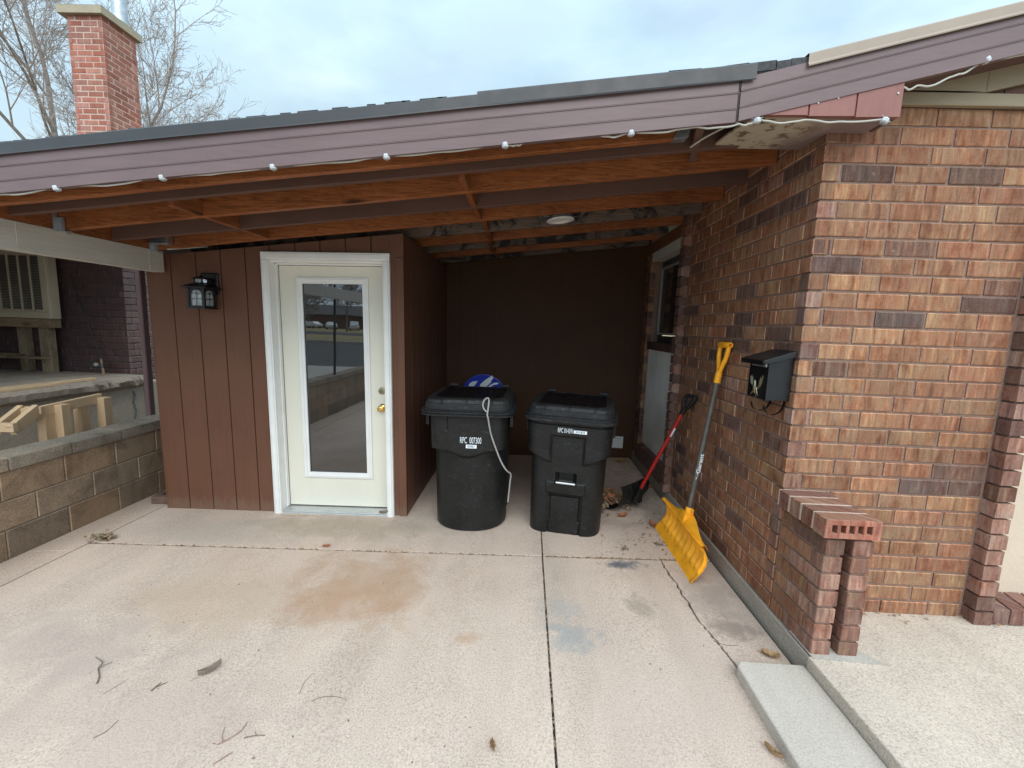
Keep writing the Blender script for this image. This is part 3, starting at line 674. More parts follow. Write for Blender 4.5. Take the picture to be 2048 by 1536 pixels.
# door
tr=MB()
def mold(mb,a,b,z0,z1,vert=True):
    # stepped brick-mould profile
    if vert:
        s=1 if b>a else -1
        mb.box(a,b,-.030,.0,z0,z1); mb.box(a+s*.014,b-s*.010,-.037,-.030,z0,z1-.0); mb.box(a+s*.004,a+s*.011,-.035,-.030,z0,z1)
    else:
        mb.box(a,b,-.030,.0,z0,z1); mb.box(a+.014,b-.014,-.037,-.030,z0+.010,z1-.014); mb.box(a+.004,b-.004,-.035,-.030,z1-.011,z1-.004)
mold(tr,.956,1.018,0,2.12); mold(tr,1.990,1.934,0,2.12); mold(tr,.956,1.990,2.121,2.182,False)
tr.box(1.002,1.018,.0,.12,0,2.122); tr.box(1.934,1.95,.0,.12,0,2.122); tr.box(1.018,1.934,.0,.12,2.106,2.122)
tr.box(1.018,1.030,.055,.09,.03,2.106); tr.box(1.018,1.934,.055,.09,2.094,2.106)
build('door_trim',tr,M_white,shed,world=False,bev=.003)
th=MB(); th.box(1.018,1.934,-.025,.11,.0,.026); th.box(1.018,1.934,-.028,-.012,-.005,.012); build('threshold',th,M_alu,shed,world=False,bev=.004)
dr=MB(); y0,y1=.093,.135
u0,u1,w0,w1=1.032,1.932,.034,2.092
gu0,gu1,gw0,gw1=1.222,1.732,.338,1.952
dr.box(u0,gu0,y0,y1,w0,w1); dr.box(gu1,u1,y0,y1,w0,w1); dr.box(gu0,gu1,y0,y1,w0,gw0); dr.box(gu0,gu1,y0,y1,gw1,w1)
door=build('door',dr,M_doorpaint,shed,world=False,bev=.0015)
gf=MB(); fo=(1.178,1.776,.292,1.998)
for (a,b,c,d) in ((fo[0],gu0+.004,fo[2],fo[3]),(gu1-.004,fo[1],fo[2],fo[3]),(gu0+.004,gu1-.004,fo[2],gw0+.004),(gu0+.004,gu1-.004,gw1-.004,fo[3])):
    gf.box(a,b,y0-.016,y0-.001,c,d)
i=.012; 
for (a,b,c,d) in ((fo[0]+i,fo[0]+i+.014,fo[2]+i,fo[3]-i),(fo[1]-i-.014,fo[1]-i,fo[2]+i,fo[3]-i),(fo[0]+i+.014,fo[1]-i-.014,fo[2]+i,fo[2]+i+.014),(fo[0]+i+.014,fo[1]-i-.014,fo[3]-i-.014,fo[3]-i)):
    gf.box(a,b,y0-.022,y0-.0162,c,d)
build('glazing_frame',gf,M_white,door,world=False,bev=.003)
g=MB(); g.box(gu0+.001,gu1-.001,y0+.004,y0+.012,gw0+.001,gw1-.001); build('glass',g,M_doorglass,door,world=False)
k=MB(); k.lathe([(.0,0),(.033,0),(.033,.003),(.026,.010),(.013,.014),(.011,.032),(.020,.040),(.0275,.052),(.026,.062),(.019,.068),(.012,.0685),(.011,.066),(.0,.066)],(1.872,y0,.922),(0,-1,0),n=32)
build('knob',k,M_brass,door,world=False)
k=MB(); k.lathe([(0,0),(.030,0),(.030,.006),(.027,.012),(.018,.0145),(.012,.0145),(.010,.012),(0,.012)],(1.870,y0,1.068),(0,-1,0),n=32)
k.box(1.8685,1.8715,y0-.0135,y0-.0118,1.060,1.076)
build('deadbolt',k,M_brassold,door,world=False)
# rear wall of the carport
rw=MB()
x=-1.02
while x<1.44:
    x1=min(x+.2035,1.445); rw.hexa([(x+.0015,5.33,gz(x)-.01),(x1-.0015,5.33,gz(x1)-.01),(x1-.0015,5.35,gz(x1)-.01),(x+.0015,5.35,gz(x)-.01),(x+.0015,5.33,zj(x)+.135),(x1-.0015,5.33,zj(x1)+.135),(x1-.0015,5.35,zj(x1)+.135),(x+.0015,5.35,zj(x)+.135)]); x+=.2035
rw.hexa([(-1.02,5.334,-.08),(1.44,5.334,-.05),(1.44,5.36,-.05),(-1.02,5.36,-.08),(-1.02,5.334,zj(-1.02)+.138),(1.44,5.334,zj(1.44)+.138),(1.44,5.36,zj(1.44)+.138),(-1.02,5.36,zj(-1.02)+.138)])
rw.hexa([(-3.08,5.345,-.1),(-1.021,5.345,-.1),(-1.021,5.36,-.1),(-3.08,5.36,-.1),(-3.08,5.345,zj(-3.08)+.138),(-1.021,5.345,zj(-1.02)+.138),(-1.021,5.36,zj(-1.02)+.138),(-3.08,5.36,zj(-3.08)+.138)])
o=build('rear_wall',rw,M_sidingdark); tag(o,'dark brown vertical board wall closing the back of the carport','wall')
vc=empty('vent_cover',(1.20,5.33,.2),'small square white louvred cover low on the dark rear wall','vent')
w=MB(); w.box(1.06,1.275,5.312,5.329,.128,.148); w.box(1.06,1.275,5.312,5.329,.258,.278); w.box(1.06,1.08,5.312,5.329,.148,.258); w.box(1.255,1.275,5.312,5.329,.148,.258); build('frame',w,M_white,vc,bev=.004)
for k in range(3):
    w=MB(); z=.150+k*.036; w.hexa([(1.081,5.314,z),(1.254,5.314,z),(1.254,5.328,z+.010),(1.081,5.328,z+.010),(1.081,5.312,z+.030),(1.254,5.312,z+.030),(1.254,5.326,z+.034),(1.081,5.326,z+.034)]); build('louvre',w,M_white,vc)
# ------------------------------------------------------------------ wheeled bins
def rr(a,b,n,th):
    c,s=abs(math.cos(th))/a,abs(math.sin(th))/b
    return (c**n+s**n)**(-1/n)
def ring(fn,z,N,cx=0,cy=0):
    P=[]
    for j in range(N):
        th=2*math.pi*j/N; r=fn(th); P.append((cx+r*math.cos(th),cy+r*math.sin(th),z(th) if callable(z) else z))
    return P
def lid(name,root,a,b,z0,lipN,lip_h,zt,nx=6,recess=(.20,.19),front=-1):
    mb=MB(); N=128; R0=lambda d,n=nx:(lambda th:rr(a-d,b-d,n,th))
    rs=[]
    rs.append(ring(R0(.02),z0+.004,N)); rs.append(ring(R0(.0),z0,N)); 
    for k in range(lipN):
        h=lip_h/lipN; zz=z0+k*h
        rs.append(ring(R0(-.003),zz+.004,N)); rs.append(ring(R0(-.003),zz+h*.55,N)); rs.append(ring(R0(.006),zz+h*.62,N)); rs.append(ring(R0(.010),zz+h*.72,N)); rs.append(ring(R0(.010),zz+h*.92,N))
    rs.append(ring(R0(.004),z0+lip_h,N)); rs.append(ring(R0(.008),z0+lip_h+.004,N)); rs.append(ring(R0(.024),z0+lip_h+.006,N))
    rs.append(ring(R0(.026),zt-.034,N)); rs.append(ring(R0(.034),zt-.032,N)); rs.append(ring(R0(.036),zt-.026,N)); rs.append(ring(R0(.040),zt-.010,N)); rs.append(ring(R0(.046,5),zt-.003,N)); rs.append(ring(R0(.06,5),zt,N))
    rs.append(ring(R0(.085,5),zt+.004,N))
    n2=9
    rs.append(ring(R0(.095,n2),zt+.004,N)); rs.append(ring(R0(.099,n2),zt+.001,N))
    inner=[ring(R0(.099,n2),zt+.001,N),ring(R0(.104,n2),zt-.006,N),ring(R0(.28,n2),zt-.005,N)]
    mb.rings(inner,close0=False,mi=1); mb.rings(rs,close1=False); rs=[rs[0],rs[0]]
    # ribs across the front step
    for x in (-.19,0,.19): mb.box(x-.004,x+.004,-b+.016,-b+.05,zt-.034,zt-.004)
    for x in (-.235,.235):
        mb.lathe([(0,-.035),(.014,-.035),(.016,-.03),(.016,.03),(.014,.035),(0,.035)],(x,b-.015,zt+.006),(1,0,0),n=12)
    return build(name,mb,[M_lidpl,M_inset],root,world=False,bev=0)
def wheel(root,x,y,z,rad=.13,wd=.055):
    mb=MB(); mb.lathe([(rad*.55,-wd/2),(rad*.93,-wd/2),(rad,-wd*.3),(rad,wd*.3),(rad*.93,wd/2),(rad*.55,wd/2)],(x,y,z),(1,0,0),n=32)
    for k in range(28):
        a=2*math.pi*k/28; mb.bar((x-wd*.45,y+math.cos(a)*rad,z+math.sin(a)*rad),(x+wd*.45,y+math.cos(a+.12)*rad,z+math.sin(a+.12)*rad),.012,.008)
    o=build('wheel',mb,M_rubber,root,world=False)
    mb=MB(); mb.lathe([(0,-wd*.4),(rad*.56,-wd*.42),(rad*.56,wd*.42),(0,wd*.4)],(x,y,z),(1,0,0),n=24); build('hub',mb,M_blackpl,o,world=False)
    return o
# bin with the round lower body
x0=-.405; b1=empty('wheeled_bin',(x0,3.505,gz(x0)),'black wheeled bin with round lower body, number ending 300 and cord over its lid','wheeled bin',rot=(0,-.012,R(-1)),group='black wheeled bins under the carport')
mb=MB(); N=160; rs=[]
H=.955
nz=140
for i in range(nz+1):
    z=H*i/nz; t=z/H
    def rad(th,z=z):
        fx=math.cos(th); front=max(0,-math.sin(th))
        low=rr(.292+.018*z,.292+.018*z,2.25,th)
        up=rr(.298+.022*(z-.6),.335+.03*(z-.6),6.5,th)
        xx=up*math.cos(th)
        zb=.668-.050*smooth(.20,.0,abs(xx))+.0*front if math.sin(th)<0 else .66
        m=smooth(zb-.012,zb+.016,z)
        r=low+(up-low)*m
        if m>.5:                        # vertical stiffening grooves under the rim
            for gx in (-.155,.135):
                if math.sin(th)<0 and abs(xx-gx)<.012 and z>.83: r-=.010*smooth(.012,.004,abs(xx-gx))
        return r
    rs.append(ring(rad,z,N))
bot=[ring(lambda th:rr(.268,.268,2.25,th),0.0,N),ring(lambda th:rr(.286,.286,2.25,th),.006,N)]
rs=[bot[0],bot[1]]+rs[2:]
mb.rings(rs)
build('body',mb,M_blackpl,b1,world=False)
lid('lid',b1,.362,.405,.955,2,.040,1.080,nx=7)
for q in ((-.345,-.318),(.318,.345)):
    mb=MB(); mb.box(q[0],q[1],-.22,.2,.845,.955); build('side_rib',mb,M_blackpl,b1,world=False,bev=.004)
wheel(b1,-.25,.30,.13); wheel(b1,.262,.30,.13)
mb=MB(); mb.tube([(-.25,.42,.93),(-.25,.47,.95),(.25,.47,.95),(.25,.42,.93)],.014,10); build('handle',mb,M_blackpl,b1,world=False)
yf=-.352
def lbl(par,x,z,txt,wd,ht,yy,bw,bh,bx,bz,tilt=0):
    M=Matrix.Translation((x,yy,z))@Matrix.Rotation(R(90),4,'X')
    Mp=wm(par)@M
    text_mesh('number',txt,M_label,Mp,wd,ht,par,bold=-.004)
    mb=MB(); mb.box(bx-bw/2,bx+bw/2,yy-.0012,yy,bz-bh/2,bz+bh/2); q=bx-bw*.36
    random.seed(len(txt)+int(x*100)+3)
    while q<bx+bw*.36:
        s=.001+random.random()*.003; mb.box(q,q+s,yy-.0018,yy-.0012,bz-bh*.32,bz+bh*.32,mi=1); q+=s+.0012+random.random()*.004
    build('barcode',mb,[M_label,M_ink],par,world=False)
lbl(b1,.030,.762,'RPC  007300',.162,.048,-.3435,.082,.028,.035,.714)
# squarer bin
x1=.405; b2=empty('wheeled_bin',(x1,3.525,gz(x1)-.008),'black wheeled bin with square shoulders, pale grab bar and number ending 391','wheeled bin',rot=(0,.012,R(-11)),group='black wheeled bins under the carport')
mb=MB(); rs=[]; H=.925; nz=150; N=220
def box2(u,z,u0,u1,z0,z1,s=.012):
    return smooth(u0-s/2,u0+s/2,u)*smooth(u1+s/2,u1-s/2,u)*smooth(z0-s/2,z0+s/2,z)*smooth(z1+s/2,z1-s/2,z)
for i in range(nz+1):
    z=H*i/nz
    def rad(th,z=z):
        k=.925+.055*z/H
        low=rr(.312*k,.335*k,4.6,th); up=rr(.330*(.9+.1*z/H),.352*(.9+.1*z/H),6.5,th)
        fr=math.sin(th)<0; x=up*math.cos(th)
        zb=.600+.055*smooth(.13,.31,abs(x))
        m=smooth(zb-.013,zb+.013,z)
        if fr and abs(math.cos(th))<.75:
            m*=1-box2(x,z,-.128,.128,.5,.812,.016)
        r=low+(up-low)*m+.010*m*(1 if z<.9 else 0)
        if fr:
            r-=.055*box2(x,z,-.078,.078,.425,.512,.012)
            r+=.012*box2(x,z,-.155,.155,.345,.44,.012)
            r-=.028*box2(x,z,-.138,.138,-.05,.338,.014)
            if box2(x,z,-.125,.125,-.05,.32,.02)>.5: r+=.012
        return r
    zf=(lambda th,z=z:z) if i else (lambda th:.03*smooth(.16,.145,abs(.3*math.cos(th)/max(.35,abs(math.sin(th)))))*(1 if math.sin(th)<0 else 0))
    rs.append(ring(rad,zf,N))
rs.insert(0,ring(lambda th:rr(.24,.26,5,th),.035,N))
mb.rings(rs)
build('body',mb,M_blackpl,b2,world=False)
lid('lid',b2,.362,.405,.925,1,.042,1.045,nx=6)
mb=MB(); mb.tube([(-.074,-.318,.432),(.074,-.318,.432)],.0105,12); build('grab_bar',mb,M_alu,b2,world=False)
for q in ((-.350,-.325),(.325,.350)):
    mb=MB(); mb.box(q[0],q[1],-.2,.15,.80,.925); build('side_rib',mb,M_blackpl,b2,world=False,bev=.004)
wheel(b2,-.26,.31,.13); wheel(b2,.26,.31,.13)
mb=MB(); mb.tube([(-.25,.42,.91),(-.25,.47,.93),(.25,.47,.93),(.25,.42,.91)],.014,10); build('handle',mb,M_blackpl,b2,world=False)
lbl(b2,-.022,.862,'RPC 014391',.112,.036,-.3640,.098,.024,.090,.859)
# cord hooked over the first bin
random.seed(21)
o=MB()
def bez(P,n=8):
    out=[]
    P=[Vector(p) for p in P]; Q=[P[0]]+P+[P[-1]]
    for i in range(1,len(Q)-2):
        for k in range(n):
            t=k/n; a,b,c,d=Q[i-1],Q[i],Q[i+1],Q[i+2]
            out.append(.5*((2*b)+(c-a)*t+(2*a-5*b+4*c-d)*t*t+(3*b-a-3*c+d)*t**3))
    out.append(P[-1]); return out
o.tube(bez([(-.268,3.083,.975),(-.29,3.085,1.00),(-.298,3.10,1.03),(-.285,3.115,1.062),(-.262,3.118,1.072),(-.255,3.105,1.05),(-.258,3.088,1.0),(-.262,3.082,.955),(-.255,3.09,.92),(-.235,3.13,.80),(-.195,3.15,.68),(-.150,3.165,.57),(-.110,3.19,.50),(-.078,3.24,.455),(-.082,3.27,.38),(-.095,3.30,.20)]),.0062,8)
oo=build('cord',o,M_cord); tag(oo,'grey cord with a looped end draped down the front of the round bottomed bin','cord')
# blue printed disc behind
dsc=empty('sled',(-.41,4.30,gz(-.41)),'blue sled with silver lightning streaks, its rounded top standing up behind the left bin','sled')
MD=Matrix.Translation((-.41,4.30,1.118))@Matrix.Rotation(R(6),4,'X')
def sled_pts(i,d):
    P=[]; r=.225-i; cz=-.225
    for j in range(33): 
        a=math.pi*j/32; P.append(MD@Vector((r*math.cos(a),d,cz+r*math.sin(a)*.98)))
    for j in range(17):
        a=math.pi+math.pi*j/16; P.append(MD@Vector((r*math.cos(a)*.9,d,-1.06+(.06-i*.3)*math.sin(a))))
    return P
mb=MB(); mb.rings([sled_pts(.03,.030),sled_pts(.0,.006),sled_pts(-.002,0),sled_pts(.008,-.006),sled_pts(.022,-.002),sled_pts(.04,.004)])
build('body',mb,M_blue,dsc)
mb=MB()
for poly in ([(1400,88),(1425,130),(1375,195),(1395,200),(1330,262),(1290,330),(1180,330),(1200,250),(1290,165),(1310,150)],[(1155,195),(1120,250),(1060,330),(990,330),(1010,250),(1060,210)],[(1500,205),(1515,230),(1420,262),(1330,330),(1290,330),(1370,255),(1440,215)]):
    f=[MD@Vector(((u-1262)*.000588,-.0075,-(v-68)*.000588)) for u,v in poly]; mb.prism(f,(0,.014,0))
build('streak_print',mb,M_silver,dsc)

# ------------------------------------------------------------------ shovels
sh=empty('snow_shovel',(1.2,3.0,.0),'yellow snow shovel with ribbed plastic blade leaning on the brick wall under the letterbox','snow shovel',group='snow shovels leaning on the brick wall')
prof=[(1.128,-.004),(1.150,.024),(1.178,.056),(1.202,.092),(1.217,.128),(1.221,.165),(1.213,.200),(1.195,.232),(1.165,.256)]
Y0,Y1=2.605,3.395
def prof_at(s):
    q=s*(len(prof)-1); i=min(int(q),len(prof)-2); t=q-i
    return tuple(prof[i][k]*(1-t)+prof[i+1][k]*t for k in (0,1))
nu,nv=150,40; F=[];B=[]
for j in range(nv+1):
    s=j/nv; rowF=[];rowB=[]
    px,pz=prof_at(s); qx,qz=prof_at(min(1,s+.02)); rx,rz=prof_at(max(0,s-.02))
    tx,tz=qx-rx,qz-rz; l=math.hypot(tx,tz); nx_,nz_=-tz/l,tx/l
    for i in range(nu+1):
        u=i/nu; y=Y0+(Y1-Y0)*u
        ph=(u*10.6-.55)
        e=0
        if -.4<ph<9.9:
            fr=ph-math.floor(ph)
            e=max(0,math.sin(fr*math.pi))**2.2*smooth(.20,.34,s)*smooth(.93,.72,s)*.034*(.35+.65*(1-s))
        curl=.02*smooth(.08,0,min(u,1-u))**1.5       # ends turned slightly forward
        top=.0
        zz=pz+top*smooth(.6,1,s)
        d=e+curl*.6
        rowF.append((px+nx_*d,y,zz+nz_*d)); rowB.append((px+nx_*(d-.004),y,zz+nz_*(d-.004)))
    F.append(rowF);B.append(rowB)
mb=MB(); mb.grid(F,sm=True); mb.grid([r[::-1] for r in B],sm=True)
for P,Q in ((F[0],B[0]),(F[-1],B[-1]),([r[0] for r in F],[r[0] for r in B]),([r[-1] for r in F],[r[-1] for r in B])): mb.grid([P,Q])
# folded top flange rising to the socket
fl=[]
for i in range(41):
    u=i/40; y=Y0+(Y1-Y0)*u; k=smooth(.02,.45,u)*smooth(.98,.52,u)
    fl.append(y); 
P=[[(1.163,Y0+(Y1-Y0)*i/60,.257) for i in range(61)],
   [(1.185+.0*i,Y0+(Y1-Y0)*i/60,.262) for i in range(61)],
   [(1.205+.045*smooth(.02,.46,i/60)*smooth(.98,.54,i/60),Y0+(Y1-Y0)*i/60,.250+.055*(smooth(.10,.47,i/60)*smooth(.90,.53,i/60))**1.5) for i in range(61)],
   [(1.215+.04*smooth(.02,.46,i/60)*smooth(.98,.54,i/60),Y0+(Y1-Y0)*i/60,.225) for i in range(61)]]
mb.grid(P,sm=False)
mb.bar((1.178,2.66,.2625),(1.178,2.93,.2625),.006,.008); mb.bar((1.178,3.07,.2625),(1.178,3.34,.2625),.006,.008)
blade=build('blade',mb,M_yellow,sh,fixn=True)
mb=MB(); A=Vector((1.214,2.998,.225)); Bv=Vector((1.362,3.035,1.345)); D=(Bv-A).normalized()
mb.tube([A,A+D*.03,A+D*.125,A+D*.128],[.020,.0245,.0235,.0215],20)
for k in range(3): mb.bar(A+D*(.06+.022*k)+Vector((.02,-.022,0)),A+D*(.066+.022*k)+Vector((.03,-.012,0)),.010,.022)
mb.hexa([(1.165,2.955,.235),(1.20,2.955,.235),(1.20,3.04,.235),(1.165,3.04,.235),(1.19,2.965,.315),(1.215,2.965,.315),(1.215,3.03,.315),(1.19,3.03,.315)])
build('socket',mb,M_yellow,sh,bev=.002)
mb=MB(); mb.tube([A+D*.10,A+D*.6,Bv],.0185,20); shaft=build('shaft',mb,M_shaft,sh)
# lettering along the shaft
cpt=A+D*.46; toC=(Vector((0,0,1.6))-cpt); nrm=(toC-D*toC.dot(D)).normalized(); nrm=(nrm+D.cross(nrm)*.35).normalized()
up=nrm.cross(D)
M=Matrix((( D.x,up.x,nrm.x,0),(D.y,up.y,nrm.y,0),(D.z,up.z,nrm.z,0),(0,0,0,1)))
M=Matrix.Translation(cpt+nrm*.0175)@M
text_mesh('lettering','Garant',M_label,M,.145,.026,shaft,ext=.0015,bold=.02)
mb=MB(); c2=cpt-D*.105+nrm*.0185; mb.prism([c2+up*-.010,c2+D*.03+up*.004,c2+D*.045+up*.013,c2+D*.028+up*.0],nrm*.001); mb.prism([c2-D*.016+up*.004,c2+D*.004+up*.008,c2+D*.002+up*.001],nrm*.001); build('lettering_mark',mb,M_label,shaft)
mb=MB(); G=Bv; yy=Vector((0,1,0)); 
mb.tube([G-D*.085,G-D*.02,G],[.022,.0225,.019],20)
mb.tube(bez([G-D*.03,G+D*.03+yy*.022,G+D*.09+yy*.052,G+D*.150+yy*.062,G+D*.172+yy*.06]),[.0155]*32+[.013],14)
mb.tube(bez([G-D*.03,G+D*.03-yy*.022,G+D*.09-yy*.052,G+D*.150-yy*.062,G+D*.172-yy*.06]),[.0155]*32+[.013],14)
mb.lathe([(0,-.045),(.0125,-.05),(.0125,-.077),(.014,-.0785),(.0185,-.0785),(.0205,-.074),(.0205,.074),(.0195,.078),(.010,.078),(.010,.07),(.0,.07)],G+D*.185,yy,n=20)
build('grip',mb,M_yellow,sh)
# red shafted shovel
rs_=empty('snow_shovel',(1.04,3.79,.0),'black bladed snow shovel with a red shaft leaning behind the yellow one','snow shovel',group='snow shovels leaning on the brick wall')
W=Vector((.69,.72,0)); Fd=Vector((-.72,.69,0)); P0=Vector((1.075,3.765,-.004))
pr=[(.205,.0),(.15,.010),(.095,.030),(.050,.064),(.020,.112),(.008,.160),(.012,.205),(.035,.245)]
mb=MB(); g1=[];g2=[]
for f,z in pr:
    r1=[];r2=[]
    for i in range(25):
        u=(i/24-.5)*.46; cc=.015*(abs(u)/.23)**2
        rib=.006*(1 if i%4 in (1,2) else 0)
        r1.append(P0+W*u+Fd*(f+cc+rib)+Vector((0,0,z))); r2.append(P0+W*u+Fd*(f+cc+rib-.005)+Vector((0,0,z-.001)))
    g1.append(r1);g2.append(r2)
mb.grid(g1,sm=True); mb.grid([r[::-1] for r in g2],sm=True)
for P,Q in ((g1[0],g2[0]),(g1[-1],g2[-1]),([r[0] for r in g1],[r[0] for r in g2]),([r[-1] for r in g1],[r[-1] for r in g2])): mb.grid([P,Q])
mb.box(0,0,0,0,0,0) if False else None
for u in (-.05,0,.05): mb.bar(P0+W*u+Fd*(-.004)+Vector((0,0,.06)),P0+W*u*.4+Fd*(-.03)+Vector((0,0,.22)),.010,.03)
build('blade',mb,M_blackpl,rs_)
mb=MB(); A=P0+Fd*-.005+Vector((-.03,-.03,.13)); Bv=Vector((1.318,3.515,.965)); D=(Bv-A).normalized()
mb.tube([A-D*.05,A+D*.1],.021,14); build('socket',mb,M_blackpl,rs_)
mb=MB(); mb.tube([A+D*.03,Bv],.0155,16); rsh=build('shaft',mb,M_red,rs_)
side=D.cross(Vector((0,0,1))).normalized(); fr=side.cross(D)
mb=MB(); q=A+D*.66; nn=(Vector((0,0,1.6))-q); nn=(nn-D*nn.dot(D)).normalized(); s2=nn.cross(D); 
nn2=(nn+s2*-.75).normalized(); s3=nn2.cross(D)
mb.hexa([q+nn2*.0145-s3*.007,q+nn2*.0145+s3*.007,q+nn2*.0165+s3*.007,q+nn2*.0165-s3*.007]+[v+D*.085 for v in (q+nn2*.0145-s3*.007,q+nn2*.0145+s3*.007,q+nn2*.0165+s3*.007,q+nn2*.0165-s3*.007)]); build('sticker',mb,M_label,rsh)
mb=MB(); mb.tube([Bv-D*.03,Bv+D*.03],[.021,.023],14)
ax=Vector((.55,-.83,0)).normalized()
mb.tube(bez([Bv+D*.01,Bv+D*.05+ax*.028,Bv+D*.11+ax*.042,Bv+D*.135+ax*.036,Bv+D*.14,Bv+D*.135-ax*.036,Bv+D*.11-ax*.042,Bv+D*.05-ax*.028,Bv+D*.01]),.0165,12)
build('grip',mb,M_blackpl,rs_)

# ------------------------------------------------------------------ letterbox
lb=empty('mailbox',(1.40,2.375,1.25),'black metal wall mailbox with a brass eagle emblem and two hooks, fixed on the brick','mailbox')
mb=MB(); mb.box(1.278,1.402,2.283,2.473,1.262,1.462); mb.hexa([(1.278,2.283,1.4625),(1.402,2.283,1.4625),(1.402,2.473,1.4625),(1.278,2.473,1.4625),(1.279,2.284,1.464),(1.402,2.284,1.508),(1.402,2.472,1.508),(1.279,2.472,1.464)])
build('body',mb,M_black,lb,bev=.003)
mb=MB(); lx0,lx1=1.238,1.402; ya,yb=2.262,2.494
za=lambda x:1.470+(x-1.238)*.335
mb.hexa([(lx0,ya,za(lx0)),(lx1,ya,za(lx1)),(lx1,yb,za(lx1)),(lx0,yb,za(lx0)),(lx0,ya,za(lx0)+.003),(lx1,ya,za(lx1)+.003),(lx1,yb,za(lx1)+.003),(lx0,yb,za(lx0)+.003)])
mb.hexa([(lx0,ya,za(lx0)-.020),(lx1,ya,za(lx1)-.028),(lx1,ya+.002,za(lx1)-.028),(lx0,ya+.002,za(lx0)-.020),(lx0,ya,za(lx0)),(lx1,ya,za(lx1)),(lx1,ya+.002,za(lx1)),(lx0,ya+.002,za(lx0))])
mb.hexa([(lx0,yb-.002,za(lx0)-.020),(lx1,yb-.002,za(lx1)-.028),(lx1,yb,za(lx1)-.028),(lx0,yb,za(lx0)-.020),(lx0,yb-.002,za(lx0)),(lx1,yb-.002,za(lx1)),(lx1,yb,za(lx1)),(lx0,yb,za(lx0))])
mb.hexa([(lx0-.001,ya,za(lx0)-.022),(lx0+.012,ya,za(lx0)-.022),(lx0+.012,yb,za(lx0)-.022),(lx0-.001,yb,za(lx0)-.022),(lx0-.003,ya,za(lx0)+.002),(lx0,ya,za(lx0)+.002),(lx0,yb,za(lx0)+.002),(lx0-.003,yb,za(lx0)+.002)])
build('lid',mb,M_black,lb,bev=.0012)
mb=MB(); mb.box(1.272,1.278,2.30,2.445,1.436,1.4435); mb.box(1.268,1.278,2.296,2.31,1.440,1.452); build('edge_clip',mb,M_alu,lb,bev=.001)
mb=MB(); cyy,czz=2.383,1.342
ES=1.22
for s in (1,-1):
    mb.prism([(1.273,cyy+s*.008,czz-.010),(1.273,cyy+s*.022,czz+.004),(1.273,cyy+s*.030,czz+.030),(1.273,cyy+s*.044,czz+.052),(1.273,cyy+s*.052,czz+.044),(1.273,cyy+s*.046,czz+.012),(1.273,cyy+s*.034,czz-.008),(1.273,cyy+s*.018,czz-.018)],(.004,0,0))
    for q in range(3): mb.tube([(1.2725,cyy+s*(.026+.007*q),czz-.004+.004*q),(1.2722,cyy+s*(.036+.006*q),czz+.040-.002*q)],.0016,6)
    mb.tube([(1.272,cyy+s*.008,czz-.012),(1.271,cyy+s*.020,czz-.034),(1.271,cyy+s*.032,czz-.044)],[.005,.004,.003],8)
mb.tube([(1.272,cyy,czz-.034),(1.269,cyy,czz-.012),(1.268,cyy,czz+.008),(1.269,cyy+.003,czz+.020),(1.270,cyy+.009,czz+.021)],[.006,.011,.009,.006,.002],12)
mb.prism([(1.273,cyy-.012,czz-.05),(1.273,cyy,czz-.058),(1.273,cyy+.012,czz-.05),(1.273,cyy+.006,czz-.03),(1.273,cyy-.006,czz-.03)],(.004,0,0))
mb.v=[(x,cyy+(y-cyy)*ES,czz+(z-czz)*ES-.012) for x,y,z in mb.v]
build('eagle_emblem',mb,M_brassold,lb,bev=.001,seg=1)
for yy in (2.443,2.315):
    mb=MB(); p=bez([(1.395,yy,1.27),(1.393,yy,1.225),(1.372,yy-.0,1.192),(1.335,yy,1.180),(1.302,yy,1.196),(1.29,yy,1.228)])
    a=[];b=[]
    for k,q in enumerate(p):
        a.append((q.x,q.y-.0085,q.z)); b.append((q.x,q.y+.0085,q.z))
    mb.grid([a,b],sm=True); mb.grid([[ (x+.0015,y,z+.0015) for x,y,z in b],[(x+.0015,y,z+.0015) for x,y,z in a]],sm=True)
    build('hook',mb,M_black,lb)

# ------------------------------------------------------------------ wall lantern
ln=empty('wall_lantern',(-2.56,3.455,1.80),'black wall lantern with arched panes on the brown shed boards beside the door','lantern')
mb=MB(); mb.hexa([(-2.650,3.442,1.775),(-2.492,3.442,1.775),(-2.492,3.462,1.777),(-2.650,3.462,1.777),(-2.645,3.445,1.943),(-2.497,3.445,1.945),(-2.497,3.462,1.945),(-2.645,3.462,1.943)])
mb.box(-2.60,-2.53,3.40,3.442,1.83,1.90); build('back_plate',mb,M_black,ln,bev=.008)
lx,ly=-2.560,3.350; hw=.060
mb=MB()
zb0,zt0=1.672,1.812
mb.box(lx-.074,lx+.074,ly-.074,ly+.074,1.655,1.668); mb.box(lx-hw-.004,lx+hw+.004,ly-hw-.004,ly+hw+.004,1.668,1.676)
for sx in (-1,1):
    for sy in (-1,1): mb.box(lx+sx*hw-.0075,lx+sx*hw+.0075,ly+sy*hw-.0075,ly+sy*hw+.0075,1.676,1.812)
